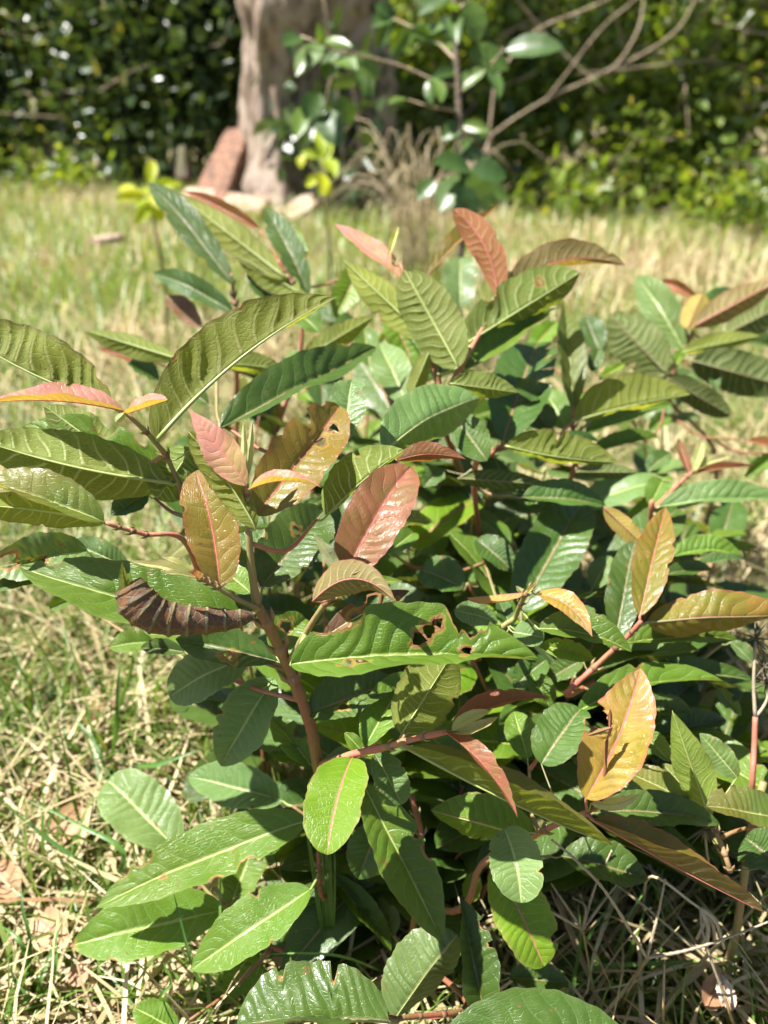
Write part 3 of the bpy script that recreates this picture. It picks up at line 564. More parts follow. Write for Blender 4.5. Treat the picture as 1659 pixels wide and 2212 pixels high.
for (bx, by, tx, ty, w, z) in [(1012, 0, 1030, 95, 62, 1.70), (980, -20, 905, 35, 55, 1.8), (1092, 110, 1218, 104, 62, 1.70), (1010, 110, 1100, 150, 60, 1.8), (700, 95, 640, 165, 60, 1.72), (740, 110, 700, 175, 52, 1.74), (760, 118, 820, 170, 54, 1.71),
                                (720, 130, 770, 150, 50, 1.69), (650, 80, 610, 100, 40, 1.7), (1018, 365, 1095, 385, 62, 1.70), (1015, 365, 935, 350, 58, 1.73), (1010, 370, 1055, 460, 70, 1.72), (1005, 380, 950, 460, 70, 1.74), (1005, 390, 1100, 430, 56, 1.76), (1000, 400, 1010, 490, 60, 1.7), (1000, 350, 1060, 335, 50, 1.78),
                                (690, 200, 660, 260, 56, 1.78), (730, 210, 760, 270, 50, 1.78), (700, 240, 735, 320, 60, 1.8), (660, 230, 640, 300, 40, 1.82), (880, 215, 840, 225, 34, 1.77), (780, 150, 800, 215, 40, 1.76), (940, 390, 900, 430, 40, 1.75)]:
    simple_leaf(sap, at(bx, by, z), at(tx, ty, z + random.uniform(-.05, .05)), w * z / FPX, unit(C0 - at(bx, by, z)) * .7 + np.array([random.uniform(-.5, .3), 0, .7]), M_BIGD, 'leaf', .1, .25)
rs = random.Random(4)
for (px, py, z) in [(930, 170, 1.73), (960, 60, 1.77), (930, 80, 1.8), (890, 60, 1.83), (1050, 150, 1.74), (1000, 270, 1.75), (985, 30, 1.76), (990, 330, 1.75), (850, 40, 1.85), (690, 95, 1.7)]:
    for k in range(3):
        a = rs.uniform(0, 6.28); L_ = rs.uniform(45, 85); b_ = at(px, py, z)
        simple_leaf(sap, b_, at(px + L_ * math.cos(a), py + L_ * math.sin(a) * .8 + 18, z + rs.uniform(-.05, .07)), rs.uniform(26, 44) * z / FPX, np.array([rs.uniform(-.7, .5), -.6, rs.uniform(.2, 1)]), M_BIGD, 'leaf', .14, .35)
tube('branch', [at(740, 110, 1.70), at(715, 170, 1.76), at(700, 240, 1.8)], .004, .002, M_TWIG, sap, 10, 5)
tube('branch', [at(1000, 400, 1.75), at(970, 395, 1.75), at(940, 390, 1.75)], .004, .002, M_TWIG, sap, 8, 5)

arch = at(1040, 345, 4.4); ab = empty('arching_branch', (arch[0], arch[1], 0), 'long bare tan branch arching up across the sunny bushes', 'branch')
tube('branch', [(arch[0] - .08, arch[1], 0), at(1050, 320, 4.4), at(1085, 275, 4.4), at(1180, 215, 4.4), at(1300, 160, 4.4), at(1400, 110, 4.4), at(1470, 55, 4.4), at(1520, -40, 4.4)], .008, .005, M_TWIG, ab, 30, 7)
tube('side_twig', [at(1180, 215, 4.4), at(1230, 150, 4.35), at(1300, 60, 4.3), at(1370, 0, 4.3), at(1420, -60, 4.3)], .006, .004, M_TWIG, ab, 16, 5)
tube('side_twig', [at(1300, 160, 4.4), at(1340, 130, 4.45), at(1380, 60, 4.5), at(1390, 0, 4.5)], .007, .004, M_TWIG, ab, 12, 5)
ab2 = empty('arching_branch', (at(1060, 200, 3.6)[0], at(1060, 200, 3.6)[1], 0), 'upper bare tan branch slanting above the sapling leaves', 'branch')
tube('branch', [(ab2.location[0], ab2.location[1], 0), at(1065, 210, 3.6), at(1100, 130, 3.6), at(1160, 65, 3.6), at(1240, 30, 3.6), at(1310, 0, 3.6), at(1400, -50, 3.6)], .007, .004, M_TWIG, ab2, 24, 6)

# dry grass clump by the trunk
M_DRY = stem_material('dry_stalk', (0.50, 0.41, 0.25), (0.40, 0.31, 0.18), (0.28, 0.20, 0.11))
p = at(905, 470, 2.9); dc = empty('dry_grass_clump', (p[0], p[1], 0), 'tall clump of bleached dry grass between trunk and sapling', 'grass clump')
for i in range(70):
    a = random.uniform(0, 6.28); h = random.uniform(.3, .62); l = random.uniform(.05, .28); b = np.array([p[0] + random.gauss(0, .05), p[1] + random.gauss(0, .05), 0])
    tube('grass_stalk', [b, b + [l * .4 * math.cos(a), l * .4 * math.sin(a), h * .75], b + [l * math.cos(a), l * math.sin(a), h], b + [l * 1.6 * math.cos(a), l * 1.6 * math.sin(a), h * .82]], 0.0026, .0010, M_DRY, dc, 8, 3)

# ================================================================== guava shrubs
def rows(plant, text):
    """tile bx by tx ty zb zt w aL aR side colour [key=value ...]"""
    for ln in text.strip().splitlines():
        ln = ln.split('#')[0].strip()
        if not ln: continue
        p = ln.split(); kw = {}
        for q in p[12:]:
            k, v = q.split('=', 1); kw[k] = v if k in ('shape', 'name') else eval(v)
        if 'label' in kw: kw['label'] = kw['label'].replace('_', ' ')
        if float(p[7]) < 75: kw.setdefault('nu', 36); kw.setdefault('nw', 5)
        leaf(plant, int(p[0]), *[float(x) for x in p[1:5]], float(p[5]), float(p[6]), float(p[7]), float(p[8]), float(p[9]), p[10], p[11], **kw)

# ---- front shrub: the red-brown stem in focus
F = Plant('guava_shrub', (-0.03, 0.415, 0), 'guava shrub nearest the camera with red-brown stem and bronze young leaves', 'shrub', 'guava shrubs')
f_low = tl(5, 1375, 1100, .475)
F.stem([F.root, F.root * [1, 1, 0] + [-.006, -.02, .12], f_low, tl(5, 1335, 900, .455), tl(5, 1245, 670, .44), tl(5, 1175, 520, .428), tl(5, 1108, 400, .42)], .0075, .0050, M_STEM, n=44, k=10)
F.stem([tl(5, 1108, 400, .42), tl(5, 1088, 250, .412), tl(5, 1075, 100, .405), tl(3, 1068, 1080, .402), tl(3, 1064, 985, .398)], .0044, .0024, M_STEMG)
F.stem([tl(5, 1245, 655, .44), tl(5, 1300, 560, .425), tl(5, 1380, 430, .405), tl(5, 1430, 370, .398), tl(5, 1485, 300, .398)], .0036, .0022, M_STEMG)
F.stem([tl(5, 1120, 420, .42), tl(5, 1040, 385, .41), tl(5, 930, 320, .40), tl(5, 850, 275, .392)], .0030, .0018, M_STEMG)
F.stem([f_low, tl(5, 1440, 1075, .45), tl(5, 1530, 1045, .435), tl(6, 0, 1018, .42), tl(6, 110, 985, .41), tl(6, 270, 950, .402)], .0044, .0026, M_STEMP)
F.stem([F.root + [.005, 0, .05], tl(8, 60, 900, .56), tl(8, 160, 380, .50), tl(8, 120, 120, .49)], .0045, .003, M_STEM)
F.stem([F.root + [.01, .01, .04], tl(8, 300, 620, .53), tl(8, 420, 420, .50), tl(8, 600, 320, .475), tl(8, 720, 255, .46), tl(8, 880, 190, .45)], .0048, .003, M_STEMP)
F.stem([F.root + [0, -.005, .06], tl(7, 1300, 760, .55), tl(7, 1150, 760, .54), tl(7, 985, 610, .53)], .004, .0022, M_STEM)
F.stem([F.root + [0, -.005, .08], tl(7, 1395, 560, .53), tl(7, 1370, 240, .515)], .0035, .0022, M_STEM)
F.stem([F.root + [0.015, -.01, .02], tl(8, 350, 1000, .49), tl(7, 1720, 1085, .44)], .004, .0025, M_STEM)
rows(F, """
3 1066 990 820 664 .392 .394 165 4 -16 t P raw=1 shape=l quilt=.9 bites=[]
3 1058 960 1052 715 .397 .393 60 60 60 u T quilt=.5 name=young_leaf
3 1066 960 1090 712 .399 .40 56 62 50 u T quilt=.5 name=young_leaf
3 1060 960 1062 850 .392 .388 46 40 60 u T quilt=.4 name=young_leaf
3 1102 1120 1468 648 .415 .435 292 22 12 t B shape=o quilt=1.1 holes=[(.80,.30,.0032),(.66,.18,.0034)] bites=[(.72,'L',.05,.5),(.9,'L',.03,.25),(.5,'L',.02,.12),(.45,'R',.02,.1)] bend=-.02 
3 1082 1006 1390 1000 .388 .382 120 25 -110 t P raw=1 shape=l bend=.10 quilt=.8 bites=[]
3 1105 1175 815 760 .398 .390 160 12 30 u U shape=o bend=-.03 quilt=2.4 bites=[]
5 950 328 845 -178 .402 .400 250 10 18 t B shape=o quilt=.8 bend=-.03 bites=[(.80,'R',.06,.62),(.66,'L',.04,.12),(.5,'R',.03,.05)]
3 1410 1125 1745 838 .445 .43 300 15 82 u G shape=e bend=.03 bites=[(.62,'L',.03,.2)]
5 1490 280 1775 -195 .405 .412 268 14 8 t R shape=o quilt=1.5 bend=.02 bites=[] 
5 1352 385 1712 392 .388 .375 190 -5 35 u B shape=l bend=.26 quilt=.9 bites=[] curl=.4
5 1470 255 1357 95 .392 .388 74 30 30 u T shape=l name=young_leaf bites=[]
5 1490 285 1586 235 .388 .384 56 40 40 t T name=young_leaf
5 1515 306 1742 298 .388 .384 66 20 20 t Y shape=l quilt=1.3 name=young_leaf
5 1255 658 2330 640 .400 .395 485 6 72 t G shape=e bend=.025 quilt=1.0 holes=[(.52,-.30,.0034),(.56,-.46,.0032),(.595,-.62,.0028),(.71,-.2,.0024),(.30,.38,.0026),(.24,.40,.0030),(.70,.5,.0018)] tilt=6 arch=.03 bites=[(.70,'L',.05,.45),(.755,'L',.045,.40),(.66,'L',.03,.15),(.97,'R',.02,.5),(.22,'L',.10,.35)] nu=90 nw=14
5 1400 540 1770 340 .43 .42 130 20 20 t N holes=[(.4,.2,.004),(.6,-.2,.005),(.75,.2,.004)] bites=[(.5,'L',.08,.5)]
5 1065 452 82 234 .42 .415 310 22 12 t G shape=e bend=.055 bites=[(.86,'R',.045,.35),(.4,'L',.02,.05)] quilt=1.0 nu=80 nw=11
5 860 280 562 214 .392 .388 70 35 35 t T shape=l name=young_leaf
5 850 285 698 262 .386 .380 60 45 20 t T shape=l name=young_leaf
5 850 275 698 192 .396 .396 60 40 40 t T shape=l name=young_leaf
5 862 290 812 258 .384 .378 60 40 40 t P shape=o name=young_leaf
5 1132 322 1402 -8 .44 .455 290 18 18 t D shape=o quilt=.9 holes=[(.62,-.3,.0025)] 
5 1085 352 955 250 .44 .45 130 15 15 t G
5 1195 645 758 548 .445 .45 190 15 30 t D shape=e holes=[(.42,-.45,.0040)] 
5 1175 600 1320 460 .47 .48 180 20 20 t G shape=o holes=[(.55,-.4,.0035)]
5 1075 630 733 800 .465 .475 225 10 12 t S shape=o bend=-.02 holes=[(.2,.5,.0025)]
5 800 605 608 588 .50 .51 100 25 35 t D
5 1185 720 955 1098 .475 .49 260 15 15 t S shape=e quilt=.8
5 1330 872 1720 735 .452 .46 245 10 25 t D shape=e holes=[(.35,.4,.0028)]
5 1335 1085 1168 888 .475 .48 150 20 20 t G bites=[(.45,'R',.12,.7),(.75,'R',.08,.6),(.5,'L',.06,.3)]
5 1360 1090 1160 1040 .478 .48 120 30 30 t G bites=[(.45,'L',.06,.4)]
5 1580 1012 1770 690 .44 .455 205 15 25 t G shape=e
5 1572 1042 1488 953 .44 .44 74 20 30 t G
6 75 962 292 618 .425 .432 285 8 20 u U shape=o quilt=.8 rib_mat=MIDM['G'] bites=[(.62,'R',.03,.15)]
6 292 946 716 803 .405 .40 140 8 45 t R shape=l bend=.09 quilt=.7 bites=[(.62,'L',.03,.12)]
6 300 950 495 884 .397 .390 62 30 30 t T bend=-.1 name=young_leaf
6 295 945 458 858 .397 .392 66 30 20 t T bend=.05 name=young_leaf
6 265 948 578 1320 .398 .388 128 12 48 t R shape=l bend=.06 quilt=.8 bites=[(.55,'L',.04,.15),(.85,'L',.03,.2)]
6 100 1018 988 1440 .418 .412 300 28 -122 t U shape=e bend=-.02 quilt=1.2 nu=72 bites=[] raw=1
7 1520 -42 1412 376 .432 .410 285 22 2 t Y shape=o quilt=.5 bend=-.03 holes=[] bites=[] nu=70 nw=11
8 -90 70 255 752 .475 .485 270 14 20 t G shape=e quilt=1.2 bites=[(.42,'L',.03,.3),(.52,'L',.05,.25)]
8 -40 -60 78 158 .455 .46 170 15 15 t S shape=o
8 45 1085 318 720 .475 .46 330 4 78 t S shape=o quilt=1.5 nu=70 nw=11
8 440 1095 325 558 .455 .45 250 40 20 t D quilt=1.0 shape=e bites=[(.75,'R',.05,.3),(.6,'R',.03,.3),(.85,'L',.03,.3)]
8 1150 1330 210 1200 .43 .43 330 60 12 t D shape=e bend=-.10 quilt=1.3 bites=[]
8 540 905 800 930 .52 .52 150 20 30 t D
8 490 412 692 858 .495 .50 265 12 12 t Y shape=o quilt=.8 rib_mat=MIDM['G'] bites=[(.8,'L',.05,.3)]
8 520 262 592 584 .452 .445 250 18 10 t S shape=o bend=.05 quilt=.5 
8 660 300 202 182 .468 .475 250 80 12 t Y shape=e bend=.02 rib_mat=MIDM['G']
8 400 452 368 582 .53 .535 100 20 20 t Y
8 905 225 1642 624 .445 .44 260 30 -122 t B shape=e bend=-.01 quilt=1.2 bites=[(.75,'L',.02,.15)] raw=1
8 905 195 1452 245 .468 .475 180 15 25 t D shape=e quilt=1.2 bend=.03
8 895 152 1102 114 .43 .425 64 20 30 u T name=young_leaf bend=-.1
6 872 1240 1108 672 .425 .418 290 14 10 t O shape=e quilt=1.1 bend=-.045 bites=[(.50,'L',.085,.72),(.60,'L',.03,.3)] nu=76 nw=12
6 975 940 978 850 .415 .412 30 50 50 u R name=young_leaf
6 985 930 880 965 .415 .41 34 50 50 u B name=young_leaf
6 680 1090 852 850 .475 .48 235 10 20 t D shape=o bites=[(.8,'R',.06,.4)]
6 620 1065 560 862 .50 .51 155 15 15 t G
6 838 862 1464 730 .50 .51 190 12 42 t G shape=e bend=.075 quilt=1.2
6 1108 950 1234 1078 .47 .465 115 15 30 t G bites=[(.5,'R',.06,.4)]
8 770 380 1140 480 .50 .50 220 15 25 t D
7 760 352 466 52 .545 .56 270 10 15 t S shape=o
7 1222 142 812 38 .555 .57 215 15 25 t S shape=e
7 1332 225 412 604 .51 .512 275 18 12 t G shape=e bend=-.015 quilt=.6 bites=[(.74,'R',.05,.32),(.84,'R',.03,.2),(.30,'L',.05,.35),(.45,'L',.03,.1)] holes=[(.68,-.1,.0016)] nu=76 nw=11
7 968 615 300 768 .525 .515 290 14 20 t G shape=e bend=.005 quilt=.6 dmg=1 bites=[(.7,'L',.03,.1)] 
7 1342 524 822 872 .50 .50 250 16 10 t G shape=e quilt=.5 bend=.02
7 1135 830 932 990 .56 .555 170 15 15 t Y bites=[(.2,'R',.06,.4)] rib_mat=MIDM['G']
7 1000 592 1092 345 .56 .565 200 10 20 t G shape=o
7 935 395 850 525 .56 .555 150 50 -40 t N
7 1600 560 1428 378 .555 .56 165 15 15 t S
7 1650 235 1545 480 .50 .51 210 12 22 t D
7 1430 465 1690 795 .56 .56 150 20 40 t G quilt=1.2
7 1680 1095 1020 1118 .425 .43 440 70 8 t D shape=o quilt=1.4 bites=[(.36,'R',.02,.35),(.70,'R',.025,.2)] nu=70 nw=11
7 765 1135 572 1032 .50 .50 150 15 25 t G
7 1335 895 1158 968 .46 .465 120 15 25 t D
7 1705 722 1580 568 .55 .55 160 15 20 t S
7 1395 720 1218 765 .56 .565 150 15 25 t G
6 50 880 10 700 .46 .47 120 20 20 t D
""")

def rolled_leaf(plant):
    """insect-rolled leaf: a blade wound into a ribbed tube"""
    rg = np.random.default_rng(3); nu, nm = 84, 30
    C = smooth_path([tl(5, 1105, 445, .412), tl(5, 980, 462, .405), tl(5, 830, 462, .396), tl(5, 700, 445, .39), tl(5, 610, 390, .386), tl(5, 560, 310, .384)], nu)
    tan = np.gradient(C, axis=0); tan /= np.linalg.norm(tan, axis=1)[:, None]; u = np.linspace(0, 1, nu)
    R = np.interp(u, [0, .08, .3, .6, .82, 1], [.0015, .0050, .0088, .0112, .0120, .0085]) * .92
    lip = 1 - .10 * np.abs(np.sin(u * 21)) - .08 * rg.random(nu); V = []; S = []; Aa = []; wear = []
    for i in range(nu):
        toc = unit(C0 - C[i]); a = unit(toc - tan[i] * np.dot(toc, tan[i])); b = np.cross(tan[i], a); b = b if b[2] > 0 else -b
        for j in range(nm + 1):
            v = j / nm * lip[i]; th = math.radians(150) - v * math.radians(415); s_ = u[i] * 9.5 + .25 * math.sin(th)
            rib = .16 * (1 - abs(math.sin(math.pi * s_))) ** 3 * (v > .25)
            rr = R[i] * (.62 + .42 * v) * (1 + rib + .05 * math.sin(7 * u[i] + 3 * v)) + (R[i] * .35 * max(0, v - .9) / .1 * (.5 + rg.random() * .5))
            V.append(C[i] + rr * (math.cos(th + math.pi / 2) * a + math.sin(th + math.pi / 2) * b)); S.append((s_, .1 + .85 * v)); Aa.append((u[i], v)); wear.append(max(0, v - .8) * 4 * rg.random())
    k = nm + 1; ii, jj = np.meshgrid(np.arange(nu - 1), np.arange(nm), indexing='ij')
    q = np.stack([ii * k + jj, ii * k + jj + 1, (ii + 1) * k + jj + 1, (ii + 1) * k + jj], -1).reshape(-1, 4)
    V = np.array(V); f0 = q[len(q) // 2 + 20]; n_ = np.cross(V[f0[1]] - V[f0[0]], V[f0[2]] - V[f0[0]]); cc = V[f0].mean(0)
    if np.dot(n_, cc - C[int(f0[0] // k)]) > 0: q = q[:, ::-1]
    o = add_mesh('leaf', V, np.ascontiguousarray(q), LM['N'], plant.e, True, {'leaf': Aa, 'vein': S}, {'wear': wear}); o['label'] = 'withered brown leaf rolled into a ribbed tube'
    tipo = build_leaf(plant, tl(5, 600, 470, .388), tl(5, 528, 215, .38), 70 / 2 * .385 / FPX, unit(C0 - C[-1]), 10, 35, 'u', 'U', shape='l', bend=.06, name='leaf_tip', rib=False); tipo.parent = o
rolled_leaf(F)

# ---- shrub reaching in from the left frame edge
A = Plant('guava_shrub', (-0.05, 0.50, 0), 'guava shrub with large arching olive leaf seen from below, beside open grass', 'shrub', 'guava shrubs')
A.stem([A.root, A.root + [-.01, -.01, .12], tl(5, 1080, 800, .53), tl(5, 900, 330, .49), tl(3, 760, 960, .465), tl(3, 668, 800, .448), tl(3, 548, 682, .432)], .0050, .0022, M_STEMG, n=36)
A.stem([tl(5, 900, 420, .50), tl(5, 800, 130, .44), tl(5, 620, 95, .425), tl(5, 455, 48, .412)], .0032, .0020, M_STEMP)
rows(A, """
3 674 800 1452 180 .448 .475 430 8 92 u U shape=e bend=.05 quilt=1.5 nu=90 nw=12 bites=[(.63,'L',.015,.05),(.3,'L',.012,.04)]
3 480 640 -270 255 .435 .425 410 92 8 u U shape=e bend=.05 quilt=1.8 nu=80 nw=12 bites=[(.1,'R',.05,.2)]
3 532 668 -70 638 .43 .415 220 -106 38 t P shape=l raw=1 bend=-.05 quilt=.9 bites=[(.42,'R',.02,.2)]
3 545 682 724 622 .428 .422 140 42 -108 t P raw=1 shape=o quilt=.8 bites=[]
3 540 676 498 718 .425 .42 40 30 30 u T name=young_leaf
3 478 858 188 645 .475 .48 240 20 30 u G shape=e
3 728 980 -130 780 .46 .445 330 35 8 u G shape=e bend=.03 quilt=1.4 nu=76
3 725 925 95 742 .475 .48 240 70 25 t G shape=e bites=[(.45,'R',.08,.55),(.2,'R',.05,.3)] quilt=1.2
5 450 44 -110 -130 .412 .405 250 60 10 t U shape=e quilt=1.2
5 452 48 -160 -30 .412 .402 190 40 10 u U shape=e bend=-.03 quilt=1.2
5 620 420 560 240 .50 .50 150 30 20 t G
5 380 170 -60 250 .47 .455 230 15 30 t S shape=e holes=[(.5,-.2,.004),(.78,.2,.005)]
5 330 200 -40 345 .475 .46 130 20 40 t D
5 560 250 300 130 .50 .50 150 20 30 t S
3 1000 1060 690 860 .47 .48 150 10 30 t G quilt=1.4
3 830 830 680 1050 .47 .46 230 10 10 u G shape=o bites=[(.5,'R',.05,.2)] quilt=1.3
5 660 560 470 585 .53 .53 120 20 20 t G
5 310 370 215 420 .55 .55 90 20 40 t G
3 640 1030 480 1120 .50 .50 130 20 20 t D
""")

# ---- shrub behind, left of centre
Bp = Plant('guava_shrub', (-0.18, 0.86, 0), 'guava shrub behind the arching leaf, its dark glossy leaves pointing up and back', 'shrub', 'guava shrubs')
Bp.stem([Bp.root, Bp.root + [0, 0, .2], at(512, 720, .80), at(505, 640, .78), at(500, 590, .77)], .006, .003, M_STEMP)
Bp.stem([Bp.root + [0, 0, .15], at(640, 800, .82), at(640, 640, .79), at(600, 560, .78)], .005, .0028, M_STEMP)
rows(Bp, """
1 1008 1230 645 788 .77 .80 150 15 30 t D shape=e quilt=1.4
3 1010 245 662 74 .77 .79 120 15 30 t D shape=e
3 870 310 712 170 .79 .80 110 20 20 t N
1 1235 1200 755 830 .78 .82 150 15 25 u U quilt=1.3
1 1125 995 790 825 .84 .86 80 20 40 t R shape=l
1 1335 1270 1150 905 .79 .81 140 15 25 t D quilt=1.3
3 1295 160 1012 -12 .78 .80 150 20 20 u U quilt=1.2
3 1560 50 1448 270 .84 .84 150 15 15 t Y
3 1200 240 1080 60 .80 .82 130 25 20 t D
3 760 442 362 320 .66 .67 125 15 40 u U quilt=1.3
3 640 470 430 405 .70 .71 70 30 40 t R
3 960 470 1238 506 .62 .63 125 12 50 u U quilt=1.3 bend=.05
3 950 742 1625 394 .52 .60 260 12 35 t D shape=e quilt=1.3 bend=-.02
3 1310 442 1612 262 .66 .68 130 15 40 u U quilt=1.3
3 560 460 690 540 .68 .68 110 20 30 t D
3 900 640 760 560 .62 .63 120 20 30 t D
3 1230 440 1330 510 .66 .66 130 15 20 t G
3 1380 330 1290 250 .72 .73 120 15 20 t G
1 1270 1000 1310 1180 .82 .82 90 20 30 t Y
3 1490 760 1520 535 .46 .465 180 12 12 t S shape=o bites=[(.7,'R',.1,.4),(.95,'L',.05,.3)]
""")

# ---- central shrub behind with the red leaf standing up
Cp = Plant('guava_shrub', (0.10, 0.72, 0), 'guava shrub behind the focused stem, crowned by upright red-orange leaves', 'shrub', 'guava shrubs')
Cp.stem([Cp.root, Cp.root + [0, -.02, .2], tl(4, 250, 700, .62), tl(4, 235, 560, .61), tl(4, 190, 370, .61), tl(4, 130, 200, .615), tl(4, 70, 30, .62)], .0065, .0028, M_STEM, n=34)
Cp.stem([tl(4, 245, 640, .62), tl(4, 330, 480, .62), tl(4, 400, 360, .63), tl(4, 460, 250, .64), tl(4, 500, 150, .65)], .0045, .0026, M_STEMP)
Cp.stem([Cp.root + [.02, 0, .1], tl(4, 390, 980, .62), tl(4, 470, 850, .60), tl(4, 530, 815, .59)], .005, .003, M_STEMP)
Cp.stem([Cp.root + [.05, .05, .05], tl(4, 800, 980, .72), tl(4, 815, 780, .70), tl(4, 820, 660, .69)], .005, .0028, M_STEMP)
Cp.stem([tl(4, 815, 780, .70), tl(4, 1000, 640, .76), tl(4, 1130, 800, .80)], .003, .002, M_STEMG)
rows(Cp, """
1 1745 1210 1445 968 .62 .64 110 30 15 t P shape=l quilt=1.2 bites=[]
2 20 1110 60 980 .62 .63 50 40 40 t T name=young_leaf
4 190 362 -172 22 .61 .63 170 12 25 u U quilt=1.4 shape=e
4 322 482 88 60 .585 .60 260 22 8 u G shape=o quilt=1.3
4 345 385 845 72 .63 .64 300 8 62 u G shape=o quilt=1.2 holes=[(.72,-.45,.003)] bites=[(.35,'L',.06,.3)]
4 345 492 748 222 .63 .65 180 12 50 t G shape=l
4 285 550 580 590 .56 .57 150 12 50 u G quilt=1.2
4 2 842 412 614 .485 .53 290 4 76 t S shape=o quilt=1.1 bend=.03 bites=[] nu=70
4 55 882 354 878 .465 .462 110 15 85 t R shape=l bend=.08
4 445 885 296 690 .57 .58 175 12 22 t D
4 512 802 662 378 .62 .70 285 14 14 t D shape=o quilt=1.0 bites=[(.5,'R',.02,.5),(.6,'R',.015,.5),(.72,'R',.02,.4),(.85,'R',.03,.4)] rib_mat=MIDM['R']
4 525 820 1012 890 .585 .59 250 8 76 u U shape=e quilt=1.3 bend=-.03 bites=[(.45,'L',.035,.4),(.58,'L',.03,.2)]
4 820 672 772 188 .69 .72 165 40 12 t U shape=l quilt=1.5
4 820 715 1325 598 .685 .69 310 8 82 u U shape=e quilt=1.0 bend=.02 rib_mat=MIDM['G']
4 1225 528 1498 690 .84 .85 130 15 25 u D shape=o
4 870 762 1250 640 .75 .77 150 12 35 t G quilt=1.2
4 900 850 1190 783 .72 .73 125 12 45 t G
4 755 790 928 800 .65 .66 75 15 40 t D
4 790 752 688 575 .75 .77 145 15 15 t G
4 830 932 1098 936 .66 .66 90 15 45 u D
4 600 1042 958 1078 .60 .61 170 12 35 t D shape=e
4 318 960 708 988 .60 .60 110 15 40 u D
4 28 250 135 490 .80 .80 165 15 15 t Y
4 100 640 -25 375 .70 .73 180 12 15 t S shape=e
4 -60 480 -90 300 .74 .76 120 15 15 t G
4 192 420 108 625 .60 .60 95 25 20 u U
4 200 380 240 580 .64 .63 70 25 20 t D
2 492 1268 300 905 .655 .66 150 30 5 u R shape=o bend=-.10 quilt=1.3 bites=[(.5,'R',.04,.15)]
2 190 1185 492 884 .70 .71 110 12 42 t B shape=l bites=[(.85,'L',.05,.4),(.7,'L',.03,.2)]
4 528 145 1042 40 .67 .68 190 8 78 u B shape=e bend=.13 quilt=1.2 bites=[(.85,'L',.03,.3)]
4 505 170 545 60 .66 .66 40 30 30 u T name=young_leaf
4 330 222 330 8 .86 .87 170 10 15 t S shape=o
4 640 405 745 285 .80 .81 120 15 20 t Y
4 560 560 690 620 .64 .66 120 15 25 t D
4 900 500 930 400 .76 .76 80 20 20 t D
4 930 540 1040 465 .74 .74 60 20 30 t Y
4 930 410 870 260 .82 .83 130 15 15 t D
4 720 760 640 650 .70 .71 140 12 20 t D
4 250 920 170 1000 .62 .62 110 20 20 t D
4 560 1010 690 1090 .62 .61 130 15 20 t D
4 60 640 180 760 .60 .61 130 20 20 t D
""")

# ---- far right shrub, softer in focus
E = Plant('guava_shrub', (0.46, 0.98, 0), 'farthest guava shrub, soft in focus at the right edge of the clump, brown-tinged leaves', 'shrub', 'guava shrubs')
E.stem([E.root, E.root + [0, 0, .18], tl(4, 1230, 620, .92), tl(4, 1260, 480, .90), tl(4, 1330, 330, .90), tl(4, 1340, 250, .90)], .006, .003, M_STEM)
rows(E, """
4 1295 405 1092 88 .90 .93 170 15 25 t S quilt=1.3
4 1215 502 976 252 .86 .88 225 15 10 u D shape=o quilt=1.3
4 1310 315 1378 160 .88 .88 120 20 15 u O shape=o
4 1340 302 1710 105 .88 .86 150 12 40 u B quilt=1.3
4 1350 182 1188 108 .92 .94 70 20 40 t R
4 1380 262 1495 138 .94 .95 110 20 20 t D
4 1290 412 1625 344 .87 .86 110 12 55 u U
4 1330 452 1730 562 .87 .85 210 10 25 u D shape=o quilt=1.4
4 1480 335 1760 195 .93 .93 170 15 20 u D quilt=1.2
4 1560 372 1770 402 .92 .92 100 20 35 t D
4 1260 480 1200 490 .87 .87 40 20 20 t T name=young_leaf
4 1255 480 1300 395 .87 .88 50 20 20 t Y name=young_leaf
4 1420 480 1440 590 .88 .88 60 20 20 t D
4 1290 330 1240 200 .90 .91 60 30 20 t B
4 1230 690 1140 760 .90 .90 90 20 30 t G
4 1220 715 1378 698 .92 .93 60 20 30 t S
4 1050 470 1020 400 .90 .90 60 30 30 t P
4 1570 800 1730 842 .80 .80 70 20 40 t R
4 1690 860 1560 960 .82 .84 90 20 40 t G
""")

# ---- right shrub with the pink-stemmed shoots
G = Plant('guava_shrub', (0.24, 0.62, 0), 'guava shrub with pink shoots and ribbed bronze leaves, over the shaded grass', 'shrub', 'guava shrubs')
G.stem([G.root, G.root + [.0, -.02, .12], tl(6, 800, 790, .53), tl(6, 900, 680, .525), tl(6, 1040, 550, .51), tl(6, 1112, 470, .50)], .0044, .0026, M_STEMP, n=32)
G.stem([G.root + [.04, .05, .05], tl(6, 1150, 30, .66), tl(4, 1170, 1090, .66), tl(4, 1270, 990, .68), tl(4, 1335, 930, .69)], .0045, .0022, M_STEMP)
G.stem([G.root + [-.03, .0, .08], tl(6, 540, 560, .53), tl(6, 570, 450, .50), tl(6, 610, 358, .475), tl(6, 655, 312, .47)], .004, .002, M_STEMG)
G.stem([G.root + [.06, -.02, .02], tl(8, 1480, 420, .50), tl(8, 1410, 200, .485)], .004, .0025, M_STEMG)
